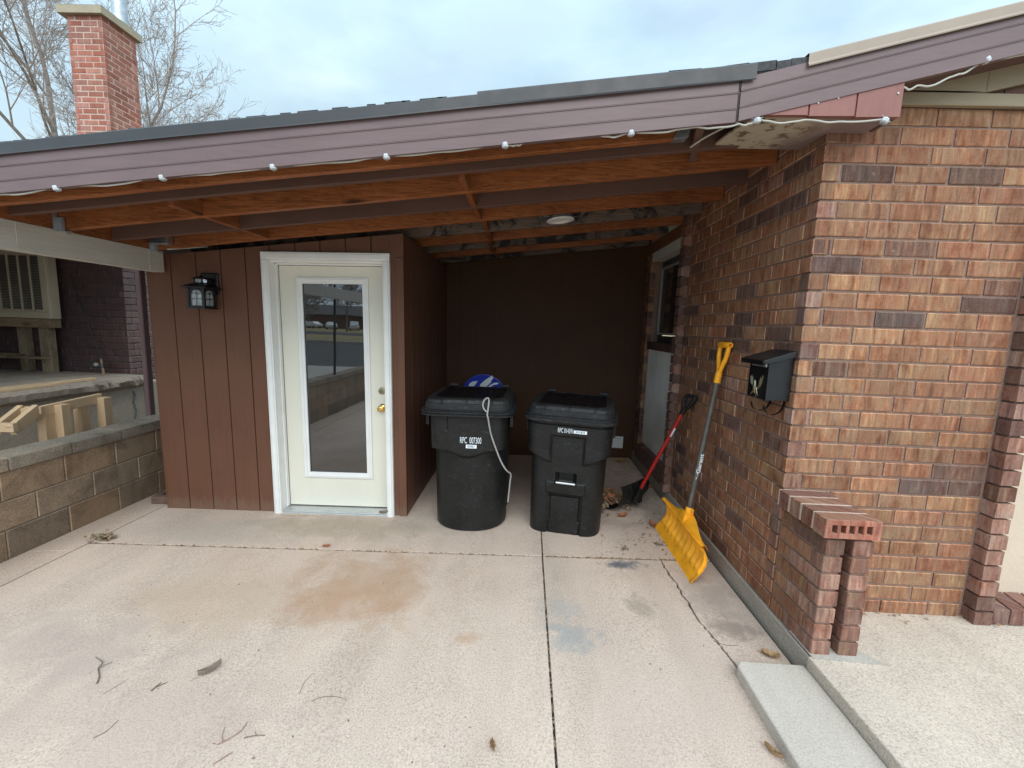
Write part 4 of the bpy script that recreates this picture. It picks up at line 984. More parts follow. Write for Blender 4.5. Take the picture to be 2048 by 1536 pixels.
def arch(mb,fx):
    # plate with an arched opening: segments above the arch
    n=10; pts=[]
    for k in range(n+1):
        a=math.pi*k/n; pts.append((-.042*math.cos(a),1.766+.032*math.sin(a)))
    for (a0,b0),(a1,b1) in zip(pts[:-1],pts[1:]): mb.hexa([fx(a0,b0,0),fx(a1,b1,0),fx(a1,b1,.005),fx(a0,b0,.005),fx(a0,1.812,0),fx(a1,1.812,0),fx(a1,1.812,.005),fx(a0,1.812,.005)])
    for s in (-1,1): mb.hexa([fx(s*.042,1.676,0),fx(s*.053,1.676,0),fx(s*.053,1.676,.005),fx(s*.042,1.676,.005),fx(s*.042,1.812,0),fx(s*.053,1.812,0),fx(s*.053,1.812,.005),fx(s*.042,1.812,.005)])
    for z in (1.727,1.770): mb.hexa([fx(-.045,z,0),fx(.045,z,0),fx(.045,z,.004),fx(-.045,z,.004),fx(-.045,z+.004,0),fx(.045,z+.004,0),fx(.045,z+.004,.004),fx(-.045,z+.004,.004)])
    mb.hexa([fx(-.002,1.676,.001),fx(.002,1.676,.001),fx(.002,1.676,.004),fx(-.002,1.676,.004),fx(-.002,1.80,.001),fx(.002,1.80,.001),fx(.002,1.80,.004),fx(-.002,1.80,.004)])
for sgn,axis in ((-1,'y'),(1,'y'),(-1,'x'),(1,'x')):
    arch(mb,(lambda a,z,d,s=sgn:(lx+a,ly+s*(hw+.002-d),z)) if axis=='y' else (lambda a,z,d,s=sgn:(lx+s*(hw+.002-d),ly+a,z)))
def pyr(mb,h0,z0,h1,z1): mb.hexa([(lx-h0,ly-h0,z0),(lx+h0,ly-h0,z0),(lx+h0,ly+h0,z0),(lx-h0,ly+h0,z0),(lx-h1,ly-h1,z1),(lx+h1,ly-h1,z1),(lx+h1,ly+h1,z1),(lx-h1,ly+h1,z1)])
mb.box(lx-.097,lx+.097,ly-.097,ly+.097,1.812,1.821); pyr(mb,.095,1.821,.035,1.853)
for sx in (-1,1):
    for sy in (-1,1): mb.box(lx+sx*.030-.004,lx+sx*.030+.004,ly+sy*.030-.004,ly+sy*.030+.004,1.853,1.884)
mb.box(lx-.03,lx+.03,ly-.03,ly+.03,1.853,1.858)
pyr(mb,.050,1.884,.012,1.906); mb.tube([(lx,ly,1.905),(lx,ly,1.916)],[.009,.004],10)
mb.tube(bez([(lx,3.445,1.88),(lx,3.41,1.875),(lx,3.39,1.86)]),.014,10)
build('cage',mb,M_black,ln,bev=.0012,seg=1)
mb=MB()
for (a,b,c,d) in ((lx-.05,lx+.05,ly-hw+.006,ly-hw+.008),(lx-.05,lx+.05,ly+hw-.008,ly+hw-.006),(lx-hw+.006,lx-hw+.008,ly-.05,ly+.05),(lx+hw-.008,lx+hw-.006,ly-.05,ly+.05)): mb.box(a,b,c,d,1.678,1.81)
mb.box(lx-.026,lx+.026,ly-.026,ly+.026,1.859,1.883)
build('glass',mb,M_lglass,ln)
mb=MB(); mb.lathe([(0,-.001),(.014,0),(.027,.015),(.030,.032),(.026,.048),(.016,.066),(.014,.085)],(lx,ly,1.700),n=20); build('bulb',mb,M_bulb,ln)
# ------------------------------------------------------------------ eave light string and ceiling light
random.seed(5)
ls=empty('eave_light_string',(-.9,2.07,2.30),'white string of small eave lights clipped along the bottom of the metal fascia','light string')
pods=[(-2.26,2.072,2.178),(-1.739,2.072,2.238),(-1.207,2.072,2.298),(-.674,2.072,2.356),(-.13,2.072,2.418),(.434,2.072,2.481),(.984,2.072,2.545)]
def pod(p,rz=0,tl=.0):
    M=Matrix.Translation(p)@Matrix.Rotation(rz,4,'Z')@Matrix.Rotation(tl,4,'Y')
    mb=MB(); rs=[]
    for r,h in ((.012,.010),(.0165,.008),(.0175,.002),(.016,-.009),(.012,-.012),(.009,-.0125)):
        rs.append([M@Vector((r*math.cos(2*math.pi*(j+.5)/8),r*math.sin(2*math.pi*(j+.5)/8),h)) for j in range(8)])
    mb.rings(rs,sm=False)
    for s in (-1,1): mb.hexa([M@Vector(v) for v in ((s*.015,-.005,.008),(s*.026,-.005,.008),(s*.026,.005,.008),(s*.015,.005,.008),(s*.015,-.005,.011),(s*.026,-.005,.011),(s*.026,.005,.011),(s*.015,.005,.011))])
    o=build('light_pod',mb,M_lightpod,ls,bev=.0012,seg=1)
    mb=MB(); rs=[[M@Vector((r*math.cos(2*math.pi*j/12),r*math.sin(2*math.pi*j/12),h)) for j in range(12)] for r,h in ((.0088,-.0126),(.0075,-.0155),(.004,-.017))]
    mb.rings(rs); build('lens',mb,M_lens,o)
for p in pods: pod(p,0,-.11)
pod((1.535,2.072,2.555),R(8),.5); pod((1.923,2.072,2.806),R(5),-.7)
def cable(P,r=.0042):
    mb=MB(); pts=[]
    for a,b in zip(P[:-1],P[1:]):
        a=Vector(a); b=Vector(b)
        for k in range(7):
            t=k/7; q=a.lerp(b,t); q.z-=.018*math.sin(math.pi*t)*(.5+random.random()*.5); q.z+=(random.random()-.5)*.003; pts.append(q)
    pts.append(Vector(P[-1])); mb.tube(bez(pts,3),r,7); build('cable',mb,M_wire,ls)
q=[(x,y+.004,z+.008) for x,y,z in pods]
cable([(-2.75,2.076,2.128),q[0],q[1],q[2],q[3],q[4],(-.04,2.078,2.434)]); cable([(.30,2.078,2.469),q[5],(.72,2.076,2.516),(.905,2.07,2.528),q[6],(1.20,2.075,2.553),(1.535,2.072,2.563)])
cable([(1.585,2.075,2.70),(1.66,2.074,2.702),(1.78,2.073,2.735),(1.923,2.072,2.812),(2.2,2.072,2.862),(2.6,2.072,2.94)])
mb=MB(); mb.tube(bez([(.90,2.072,2.534),(.885,2.12,2.545),(.83,2.25,2.545),(.79,2.33,2.53)]),.0045,7); build('cable',mb,M_wire,ls)
cl=empty('ceiling_light',(.235,3.56,2.47),'round white ceiling downlight on a metal mounting frame between the joists','light')
cx,cy,cz=.235,3.545,2.445
def tl(p): return (p[0],p[1],p[2]+.113*(p[0]-cx))
mb=MB(); rs=[[tl((cx+r*math.cos(2*math.pi*j/40),cy+r*math.sin(2*math.pi*j/40),cz+h)) for j in range(40)] for r,h in ((.106,.010),(.108,.004),(.106,.0),(.085,-.004),(.074,-.003),(.070,.004),(.045,.012),(.0,.013))]
mb.rings(rs,close0=True,close1=False); build('trim_ring',mb,M_white,cl)
mb=MB(); rs=[[tl((cx+r*math.cos(2*math.pi*j/32),cy+r*math.sin(2*math.pi*j/32),cz+h)) for j in range(32)] for r,h in ((.095,.012),(.095,.028),(.08,.03),(.08,.10),(.0,.10))]
mb.rings(rs); build('can_housing',mb,M_galv,cl)
mb=MB()
for s in (-1,1): mb.bar(tl((cx-.17,cy+s*.10,cz+.045)),tl((cx+.17,cy+s*.10,cz+.045)),.018,.004)
for x in (cx-.17,cx+.15):
    mb.hexa([tl(v) for v in ((x,cy-.165,cz+.015),(x+.02,cy-.165,cz+.015),(x+.02,cy+.15,cz+.015),(x,cy+.15,cz+.015),(x,cy-.165,cz+.03),(x+.02,cy-.165,cz+.03),(x+.02,cy+.15,cz+.03),(x,cy+.15,cz+.03))])
    for k in range(2): mb.tube([tl((x+.005+.018*k,cy-.15,cz+.01)),tl((x-.002+.026*k,cy-.15,cz+.045))],.004,6)
mb.box(cx-.165,cx-.09,cy-.02,cy+.08,cz+.02,cz+.09)
build('mounting_frame',mb,M_galv,cl)

# ------------------------------------------------------------------ block wall on the left
random.seed(11)
bw=empty('block_wall',(-3.53,1.0,-.08),'low weathered concrete block wall with a flat cap along the left edge of the driveway','block wall')
mb=MB(); NW=-Vx*-1
for r in range(3):
    z0=-.072+r*.2-.0; off=.2*(r%2)
    y=-4.6-off
    while y<5.2:
        c=random.choice([(.36,.25,.165),(.32,.225,.15),(.38,.27,.18),(.31,.225,.155)])
        if r==0: c=tuple(q*.62 for q in c)
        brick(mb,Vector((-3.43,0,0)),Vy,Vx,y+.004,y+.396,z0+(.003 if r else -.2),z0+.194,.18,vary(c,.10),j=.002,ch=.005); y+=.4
mb.box(-3.61,-3.438,-4.6,5.2,-.25,.525,mi=1)
build('blocks',mb,[M_cmu,M_cmumortar],bw)
mb=MB(); y=-4.55
while y<5.2:
    c=vary(random.choice([(.32,.265,.205),(.28,.235,.185),(.34,.28,.22)]),.1); h=.616+(random.random()-.5)*.006
    mb.box(-3.64+(random.random()-.5)*.006,-3.405+(random.random()-.5)*.006,y,y+.392,.530,h,col=(*c,random.random())); y+=.4
mb.box(-3.63,-3.415,-4.55,5.2,.5255,.606,mi=1)
build('cap',mb,[M_cmu,M_cmumortar],bw,bev=.006)
pc=empty('brick_piece',(-3.24,3.57,-.074),'broken brown half brick with a hole lying beside the shed corner','brick')
mb=MB(); 
pcM=Matrix.Translation((-3.20,3.60,-.07))@Matrix.Rotation(R(8),4,'Z')
o8=[pcM@Vector(v) for v in ((-.075,-.07,0),(.09,-.08,0),(.09,.10,0),(-.085,.10,0),(-.075,-.07,.066),(.09,-.08,.066),(.09,.10,.062),(-.085,.10,.066))]
mb.hexa(o8,col=(.17,.11,.085,.4)); build('block',mb,M_cmu,pc,bev=.006)
mb=MB(); mb.lathe([(0,-.002),(.026,-.002),(.026,.0008),(0,.0008)],pcM@Vector((.0,.0,.0655)),n=14); build('core_hole',mb,M_darkgap,pc)

# ------------------------------------------------------------------ neighbour's house
random.seed(12)
nb=empty('neighbour_house',(-5.6,5.5,0),'neighbouring house of purple brown painted brick with a raised concrete porch, behind the block wall','house')
mb=MB(); zb=.775; rows=22
for r in range(rows):
    z0=zb+r*.0775; z1=z0+.070
    u=-.16*(r%2)-.1*(r%3); O=Vector((-4.79,5.035,0))
    while u<3.4:
        a=max(0,u); e=min(u+.312,3.4)
        if e-a>.03 and z0>.86-.09: brick(mb,O,-Vx,-Vy,a+.003,e-.003,z0,z1,.08,vary((.090,.055,.055),.09),j=.0015,ch=.004)  # porch face coloured darker, the porch roof's shade is in its brick colour
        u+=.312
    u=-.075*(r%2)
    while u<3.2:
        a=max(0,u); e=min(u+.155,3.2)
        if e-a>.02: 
            vs=len(mb.v); brick(mb,O,Vy,Vx,a+.003,e-.003,z0,z1,.08,vary((.165,.108,.105),.10),j=.004,ch=.006)  # same paint coloured paler here, sky light put into this face
        u+=.155
mb.box(-8.2,-4.80,5.045,8.2,.5,2.6,mi=1)
build('brick_wall',mb,[M_neighbrick,simple('dark_joint',(.045,.03,.03),.9)],nb)
# porch slab with a rough broken edge
mb=MB(); n=90; top_=[];low_=[];un=[];inn=[]
for i in range(n+1):
    y=1.2+(4.90-1.2)*i/n; ro=(1 if y>4.3 else .35)
    j=lambda a:(random.random()-.5)*a*ro
    top_.append((-4.56+j(.02),y,.867+j(.008))); low_.append((-4.535+j(.035),y,.83+j(.02))); un.append((-4.545+j(.05),y,.775+j(.03))); inn.append((-4.60+j(.03),y,.735+j(.02)))
mb.grid([[(-8.2,p[1],.867) for p in top_],top_,low_,un,inn,[(-8.2,p[1],.735) for p in top_]])
e=[(-4.56,4.90,.867),(-4.53,4.90,.83),(-4.54,4.90,.775),(-4.60,4.90,.735)]; mb.prism([(-4.56,4.90,.867),(-4.53,4.90,.82),(-4.545,4.90,.775),(-4.60,4.90,.735),(-4.85,4.90,.735),(-4.85,4.90,.867)],(0,.10,0))
mb.box(-8.2,-4.80,4.90,5.04,.735,.8665)
build('porch_slab',mb,M_slabrough,nb)
mb=MB(); mb.box(-8.2,-4.62,1.2,5.2,-.1,.735); mb.box(-8.2,-4.60,5.2,8.2,-.1,.765)
mb.hexa([(-4.622,5.02,-.1),(-4.598,5.02,-.1),(-4.598,5.4,-.1),(-4.622,5.4,-.1),(-4.622,5.02,.765),(-4.598,5.02,.765),(-4.598,5.4,.765),(-4.622,5.4,.765)])
for k in range(6): mb.tube([(-4.618,4.86+.015*math.sin(k*2),.69-.06*k),(-4.615,4.87+.012*math.sin(k*2+2),.63-.06*k)],.010,6,mi=1)
build('porch_foundation',mb,[M_oldconc,simple('grey_patch',(.16,.17,.18),.8)],nb,bev=.01)
mb=MB(); mb.box(-8.2,-4.40,1.2,5.0,2.36,2.5); mb.box(-8.2,-4.74,5.0,8.2,2.36,2.5); build('porch_roof',mb,M_deck,nb)
mb=MB(); mb.box(-8.2,-8.1,1.2,5.04,.867,2.48); mb.box(-8.1,-5.3,1.25,1.35,.867,2.36); build('porch_end_blocker',mb,M_sidingdark,nb)  # left end wall, plus an unseen front wall added to darken the porch
mb=MB(); mb.box(-3.705,-3.66,4.02,4.075,.0,2.35); mb.box(-3.70,-3.665,4.016,4.019,.0,2.35); o=build('downspout',mb,M_maroon,None,bev=.008); tag(o,'slim maroon downspout standing just left of the brown shed','downspout')
# evaporative cooler on its timber stand
ec=empty('evaporative_cooler',(-5.45,4.40,1.47),'tan louvred evaporative cooler box resting on a timber stand on the porch','cooler')
ML=Matrix.Translation((-5.50,4.83,1.504))
def lc(v): return ML@Vector(v)
def lbox(mb,a,b,c,d,e,f,**k): mb.hexa([lc(v) for v in ((a,c,e),(b,c,e),(b,d,e),(a,d,e),(a,c,f),(b,c,f),(b,d,f),(a,d,f))],**k)
mb=MB(); lbox(mb,-.9,0,.02,.12,0,.86); lbox(mb,-.9,0,0,.0195,0,.075); lbox(mb,-.9,0,0,.0195,.72,.86); lbox(mb,-.085,0,0,.0195,.075,.72); lbox(mb,-.9,-.83,0,.0195,.075,.72)
build('cabinet',mb,M_tanmetal,ec,bev=.006)
mb=MB(); lbox(mb,-.83,-.085,.012,.019,.10,.70); build('pad',mb,M_darkpad,ec)
mb=MB()
for k in range(7): 
    x=-.85+.128*k; lbox(mb,x,x+.022,.002,.0118,.075,.72)
build('grille_bar',mb,M_tanmetal,ec)
mb=MB()
for k in range(34):
    z=.10+.018*k; mb.hexa([lc(v) for v in ((-.84,.003,z),(-.09,.003,z),(-.09,.011,z+.009),(-.84,.011,z+.009),(-.84,.003,z+.003),(-.09,.003,z+.003),(-.09,.011,z+.012),(-.84,.011,z+.012))])
o=build('louvre_slats',mb,simple('louvre_metal',(.24,.20,.15),.5),ec)
st=empty('timber_stand',(-5.45,4.45,.867),'rough timber stand holding up the tan cooler on the concrete porch','stand')
mb=MB(); mb.box(-6.6,-5.51,4.83,4.95,1.397,1.502); build('top_rail',mb,M_oldwood,st,bev=.004)
for a,b,c,d in ((-5.69,-5.57,4.85,4.93),(-6.05,-5.96,4.93,5.02),(-6.5,-6.4,4.85,4.93)):
    mb=MB(); mb.box(a,b,c,d,.867,1.396); build('leg',mb,M_oldwoodz,st,bev=.004)
mb=MB(); mb.box(-6.5,-5.58,4.81,4.849,1.03,1.06); mb.box(-6.5,-5.97,4.89,4.929,1.05,1.08); build('lower_rail',mb,M_oldwood,st,bev=.004)
rod=empty('fishing_rod',(-4.80,4.60,.867),'thin black fishing rod with a reel propped against the shaded painted brick','fishing rod')
mb=MB(); mb.tube([(-5.015,4.90,1.05),(-5.24,4.96,1.60),(-5.40,5.00,2.05)],[.006,.0045,.003],7); build('blank',mb,M_black,rod)
mb=MB(); mb.tube([(-4.955,4.86,.868),(-4.98,4.875,.945)],.013,10); mb.tube([(-4.997,4.888,.995),(-5.015,4.90,1.05)],.0115,10); build('grip',mb,M_bamboo,rod)
mb=MB(); mb.tube([(-4.978,4.872,.94),(-4.998,4.888,.998)],.009,8); mb.lathe([(0,-.02),(.024,-.02),(.028,-.012),(.02,0),(.028,.012),(.02,.022),(0,.022)],(-5.03,4.85,.985),(.6,-.7,.4),n=16); mb.tube([(-4.99,4.88,.97),(-5.03,4.85,.985)],.005,6); mb.tube([(-5.045,4.83,.98),(-5.07,4.825,.96),(-5.065,4.82,.935)],.004,6); build('reel',mb,simple('reel_metal',(.12,.12,.115),.45,.3,.3,40),rod)
lab=['pale pine board lying nearest the slab edge on the porch','pale pine board lying behind another board on the porch']
for k,(a,b,c) in enumerate((((-4.60,1.6,.880),(-4.64,4.06,.880),.10),((-4.78,1.6,.880),(-4.70,4.48,.880),.09))):
    mb=MB(); mb.bar(a,b,c,.024); o=build('lumber_board',mb,M_lumber,None,bev=.003); tag(o,lab[k],'board',group='loose boards on the porch slab')
fr=empty('stair_frame',(-4.1,3.5,0),'unfinished pale lumber stair railing frame behind the block wall','railing frame')
mb=MB(); mb.bar((-4.03,3.36,.760),(-4.03,3.90,.792),.038,.085); mb.bar((-4.09,3.30,.758),(-4.03,3.36,.760),.05,.08); build('top_rail',mb,M_lumber,fr,bev=.003)
for y,x,zt in ((3.44,-4.055,.775),(3.515,-3.985,.80),(3.74,-4.06,.76),(3.885,-3.985,.80)):
    mb=MB(); mb.box(x-.038,x+.038,y-.038,y+.038,-.05,zt); build('post',mb,M_lumberz,fr,bev=.003)
mb=MB(); mb.bar((-4.03,3.37,.785),(-3.98,3.13,.66),.04,.09); mb.bar((-4.12,3.34,.785),(-4.09,3.12,.66),.04,.09); mb.bar((-4.14,3.12,.685),(-3.95,3.14,.685),.04,.07); mb.bar((-4.14,3.34,.775),(-4.0,3.38,.775),.04,.06); build('stair_brace',mb,M_lumber,fr,bev=.003)
tn=MB(); tn.box(-12,-3.615,-6,14,-.14,-.09); o=build('side_yard',tn,M_soil); tag(o,kind='structure')

# ------------------------------------------------------------------ chimney
random.seed(14)
ch=empty('chimney',(-5.95,6.25,0),'tall red brick chimney with a pale stone cap rising behind the carport roof','chimney')
mb=MB(); cxa,cxb,cya,cyb=-6.185,-5.715,6.0,6.50
r=0; z=2.6
while z<5.44:
    z1=z+.0605; soot=(z>5.08) or (4.42<z<4.62 and random.random()<.7)
    def cc():
        c=vary(random.choice([(.40,.155,.115),(.43,.19,.15),(.37,.135,.095),(.45,.21,.165)]),.09)
        return tuple(q*.78 for q in c) if soot else c
    for O,U,N,LN in ((Vector((cxa,cya,0)),Vx,-Vy,cxb-cxa),(Vector((cxb,cya,0)),Vy,Vx,cyb-cya),(Vector((cxa,cyb,0)),-Vy,-Vx,cyb-cya),(Vector((cxb,cyb,0)),-Vx,Vy,cxb-cxa)):
        u=-.10 if r%2 else 0
        while u<LN-.01:
            a=max(0,u); e=min(u+.205,LN)
            if LN-e<.04: e=LN
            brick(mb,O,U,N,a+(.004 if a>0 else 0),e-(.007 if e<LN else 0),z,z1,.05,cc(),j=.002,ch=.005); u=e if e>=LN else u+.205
    z+=.0715; r+=1
mb.box(cxa+.004,cxb-.004,cya+.004,cyb-.004,0,5.44,mi=1)
build('shaft',mb,[M_chimbrick,M_chimmortar],ch)
mb=MB(); mb.box(cxa-.085,cxb+.05,cya-.05,cyb+.06,5.442,5.535); mb.box(cxa-.085,cxb+.05,cya-.05,cyb+.06,5.535,5.54); build('cap',mb,concrete('stone_cap',(.44,.38,.28),warm=(.40,.34,.24),pit=1),ch,bev=.012)
mb=MB(); mb.lathe([(0,0),(.085,0),(.085,.7),(0,.7)],(-5.78,6.35,5.541),n=20); build('flue_pipe',mb,M_galv,ch)
mb=MB(); mb.tube([(-5.70,6.30,5.02),(-5.05,6.2,4.45),(-4.45,6.1,3.9)],.0075,6); o=build('stay_wire',mb,simple('rusty_wire',(.30,.22,.17),.7)); tag(o,'thin rusty stay wire running down from the red chimney','wire')

# ------------------------------------------------------------------ bare trees
def tree(loc,label,seed,height,rad,lean,group=None,mats=(M_bark,M_twig),spread=1.0,levels=5,name='bare_tree',dens=1.0,minr=.0055):
    rnd=random.Random(seed); root=empty(name,loc,label,'tree',group=group)
    T=MB(); Bm=MB()
    def grow(p,d,L,r,lv):
        n=max(4,int(7-lv)); pts=[p]; rr_=[r]; q=p.copy(); dd=d.copy()
        curv=Vector((rnd.uniform(-1,1),rnd.uniform(-1,1),rnd.uniform(-.3,1)))*(.10 if lv<2 else .17)
        for i in range(n):
            dd=(dd+curv/n*2+Vector((rnd.uniform(-1,1),rnd.uniform(-1,1),rnd.uniform(-1,1)))*.055*(1+lv*.4)+Vector((0,0,.02*(lv>1)))).normalized()
            q=q+dd*(L/n); pts.append(q.copy()); rr_.append(max(minr*.8,r*(1-.62*(i+1)/n)))
        (T if lv<=1 else Bm).tube(pts,rr_,6 if lv<2 else (4 if lv<4 else 3),cap=False)
        if lv>=levels: return
        nc={0:7,1:8,2:8,3:7,4:5}[lv]; nc=max(2,int(round(nc*dens*(.8+.4*rnd.random()))))
        for k in range(nc):
            t=(.30 if lv==0 else .16)+(.84 if lv else .70)*((k+rnd.random()*.9)/nc); t=min(t,.99)
            fi=t*n; i=min(int(fi),n-1); pos=pts[i].lerp(pts[i+1],fi-i); ax=(pts[i+1]-pts[i]).normalized()
            o=ax.orthogonal().normalized(); o=Quaternion(ax,rnd.uniform(0,6.283))@o
            ang=R(rnd.uniform(24,58))*spread; nd_=(ax*math.cos(ang)+o*math.sin(ang)).normalized()
            L2=L*rnd.uniform(.42,.72)*(1.05-.45*t); r2=max(minr,rr_[i]*rnd.uniform(.42,.66))
            if lv==0: L2=L*rnd.uniform(.5,.75)*(1.1-.45*t)
            grow(pos,nd_,L2,r2,lv+1)
        if lv<4: grow(pts[-1],dd,L*.55,rr_[-1],lv+1)
    grow(Vector(loc),Vector(lean).normalized(),height*.62,rad,0)
    build('trunk',T,mats[0],root,fixn=False); build('branches',Bm,mats[1],root,fixn=False)
    return root
tree((-15.0,14,-.1),'large bare deciduous tree filling the sky left of the chimney',3,15.5,.16,(-.03,0,1),group='bare trees behind the houses',dens=.95)
tree((-12.6,15,-.1),'smaller bare tree whose twigs show right of the chimney',9,9.3,.09,(.03,0,1),group='bare trees behind the houses',dens=.8)

# ------------------------------------------------------------------ ground, slabs, porch, step
def structure(name,mb,m,bev=0,fixn=True):
    o=build(name,mb,m,None,bev=bev,fixn=fixn); tag(o,kind='structure'); return o
mb=MB(); mb.add([(-400,-400,-.16),(400,-400,-.16),(400,400,-.16),(-400,400,-.16)],[(0,1,2,3)]); structure('ground',mb,M_lawn,fixn=False)
jy=lambda x:2.885+.012*x           # cross joint of the slabs
crack=[(1.019,2.895),(1.026,2.873),(1.018,2.80),(1.025,2.684),(1.036,2.59),(1.030,2.496),(1.041,2.40),(1.032,2.292),(1.045,2.22),(1.055,2.169),(1.070,2.09),(1.08,2.042),(1.087,1.962),(1.09,1.85)]
random.seed(31)
cr=[]
for (a,b),(c,d) in zip(crack[:-1],crack[1:]):
    for k in range(4):
        t=k/4; cr.append((a+(c-a)*t+(random.random()-.5)*.010,b+(d-b)*t))
cr.append(crack[-1]); cr.append((1.09,.3)); cr.append((1.09,-6.0))
mb=MB()
def slab(poly):
    mb.prism([(x,y,gz(x)-.10) for x,y in poly],(0,0,.10))
g=.005
slab([(-3.125,-6),(.171-g,-6),(.178-g,jy(.17)-.009),(-3.125,jy(-3.1)-.009)])
slab([(.171+g,-6)]+[(x-.004-.004*random.random(),y) for x,y in cr[::-1]][:]+[(1.0,jy(1)-.009),(.178+g,jy(.18)-.009)])
slab([(1.092,-6),(1.372,-6),(1.372,jy(1.37)-.009)]+[(1.03,jy(1.03)-.009)]+[(x+.003+.005*random.random(),y) for x,y in cr[1:-1]]+[])
slab([(-3.125,jy(-3.1)+.009),(.180-g,jy(.18)+.009),(.20-g,5.34),(-3.125,5.34)])
slab([(.180+g,jy(.18)+.009),(1.372,jy(1.37)+.009),(1.372,5.34),(.20+g,5.34)])
slab([(-3.43,-6),(-3.137,-6),(-3.137,2.74),(-3.43,2.70)]); slab([(-3.43,2.704),(-3.137,2.745),(-3.137,5.34),(-3.43,5.34)])
o=structure('driveway',mb,M_drive,bev=.004)
mb=MB(); mb.add([(-3.5,-6.2,gz(-3.5)-.022),(1.40,-6.2,gz(1.4)-.022),(1.40,5.4,gz(1.4)-.022),(-3.5,5.4,gz(-3.5)-.022)],[(0,1,2,3)]); structure('joint_soil',mb,simple('joint_dirt',(.045,.036,.03),.95,0,.5,60),fixn=False)
mb=MB(); mb.prism([(1.386,-1.0,-.12),(5.5,-1.0,-.12),(5.5,2.26,-.12),(1.61,2.26,-.12),(1.61,1.883,-.12),(1.386,1.883,-.12)],(0,0,.232)); structure('porch',mb,M_porch,bev=.007)
mb=MB(); mb.prism([(1.40,1.862,.1118),(1.72,1.845,.1118),(1.625,1.99,.1118),(1.56,2.05,.1118),(1.40,2.05,.1118)],(0,0,.004)); o=structure('mortar_patch',mb,concrete('grey_mortar',(.46,.42,.375),warm=(.40,.37,.33)))
mb=MB(); mb.prism([(1.040,.4,-.012),(1.383,.4,-.012),(1.383,1.895,-.012),(1.085,1.900,-.012),(1.058,1.87,-.012)],(0,0,.067))
o=build('concrete_step',mb,M_step,None,bev=.008,seg=2); tag(o,'pale grey concrete step block lying beside the porch edge','step')

# ------------------------------------------------------------------ leaves, twigs and litter
def leaf_mesh(L,Wd,curl,seed,stem=.3):
    rn=random.Random(seed); mb=MB(); P=[]
    for i in range(9):
        t=i/8; wd=Wd*math.sin(math.pi*min(1,t*.93+.05))**.8*(1+.25*math.sin(t*19+seed)); row=[]
        for j in range(5):
            s=j/4-.5
            z=.004+curl*L*(abs(s)*2)**2*.5+curl*L*.5*(t-.4)**2*2+rn.uniform(-.03,.03)*L*.5
            row.append(((t-.5)*L,s*wd,max(.0015,z)))
        P.append(row)
    mb.grid(P,sm=True)
    if stem: mb.tube([((-.5)*L,0,.004),((-.5-stem*.5)*L,.05*L,.003),((-.5-stem)*L,.03*L,.002)],.0009,5)
    return mb
def place_leaf(x,y,L,Wd,rz,curl,label,m,seed,tilt=0,z=None):
    mb=leaf_mesh(L,Wd,curl,seed); o=build('dry_leaf',mb,m,None,fixn=False); o.location=(x,y,(gz(x) if z is None else z)+.001); o.rotation_euler=(tilt,0,rz); tag(o,label,'leaf',group='dry leaves on the concrete')
place_leaf(-1.405,1.75,.092,.022,R(45),.6,'long curled grey brown leaf with its stem near the bottom left, on the slab',M_leafgrey,1)
place_leaf(-.067,1.455,.055,.020,R(-75),.7,'small curled tan leaf alone on the slab left of the centre joint',M_leaf,2)
place_leaf(-1.40,2.905,.05,.035,R(10),.4,'small reddish leaf on the cross joint below the door',M_leafred,3)
place_leaf(1.29,2.00,.08,.04,R(-35),.5,'curled pale tan leaf in the corner above the grey step',M_leaf,4)
place_leaf(1.018,1.49,.07,.02,R(-62),.5,'narrow tan leaf against the lower side of the grey step',M_leaf,5)
place_leaf(.90,3.58,.085,.055,R(15),.5,'reddish brown curled leaf by the tip of the black shovel blade',M_leafred,6)
place_leaf(1.22,5.12,.13,.07,R(-15),.6,'tan leaf in the back corner by the small white vent',M_leaf,7)
place_leaf(1.295,4.28,.12,.05,R(-20),.4,'flat brown leaf by the foundation behind the black shovel',M_leafred,8)
place_leaf(1.07,3.11,.07,.045,R(-30),.12,'flat grey leaf left of the yellow shovel blade',M_leafgrey,9)
place_leaf(.79,3.02,.06,.03,R(60),.4,'dark curled leaf between the square bin and the cross joint',M_leafgrey,10)
place_leaf(-1.145,3.43,.085,.04,R(20),.5,'crumpled brown leaf on the door threshold',M_leafgrey,11,z=-.015)
place_leaf(1.11,3.42,.10,.04,R(100),.5,'brown leaf under the far end of the yellow blade',M_leafred,12)
def stick(name,pts,r,label,m,extra=()):
    mb=MB(); 
    r*=.55; P=bez([(x,y,gz(x)+r+zz) for x,y,zz in pts],4); n=len(P)
    mb.tube(P,[r*(1-.45*i/(n-1))*(1+.18*math.sin(i*2.1)) for i in range(n)],7)
    for e in extra: 
        Q=bez([(x,y,gz(x)+r+zz) for x,y,zz in e],4); mb.tube(Q,[r*.7*(1-.5*i/(len(Q)-1)) for i in range(len(Q))],6)
    o=build(name,mb,m); tag(o,label,'twig',group='twigs fallen on the driveway')
stick('twig',[(-1.86,1.665,0),(-1.885,1.70,.003),(-1.935,1.745,.002),(-1.945,1.775,.006),(-2.01,1.806,.004)],.0055,'thick forked dark twig at lower left of the driveway',M_stick,[[(-1.935,1.745,.002),(-1.92,1.765,.004),(-1.905,1.785,.002)]])
stick('twig',[(-1.588,1.64,0),(-1.585,1.665,.001),(-1.582,1.685,0)],.0055,'short stubby black twig between the forked twig and the curled leaf',M_stick,[[(-1.582,1.66,.001),(-1.567,1.675,.001),(-1.555,1.69,.001)]])
stick('twig',[(-1.625,1.42,0),(-1.60,1.45,.002),(-1.60,1.50,0)],.0026,'short straight dark twig at the bottom left edge',M_stick)
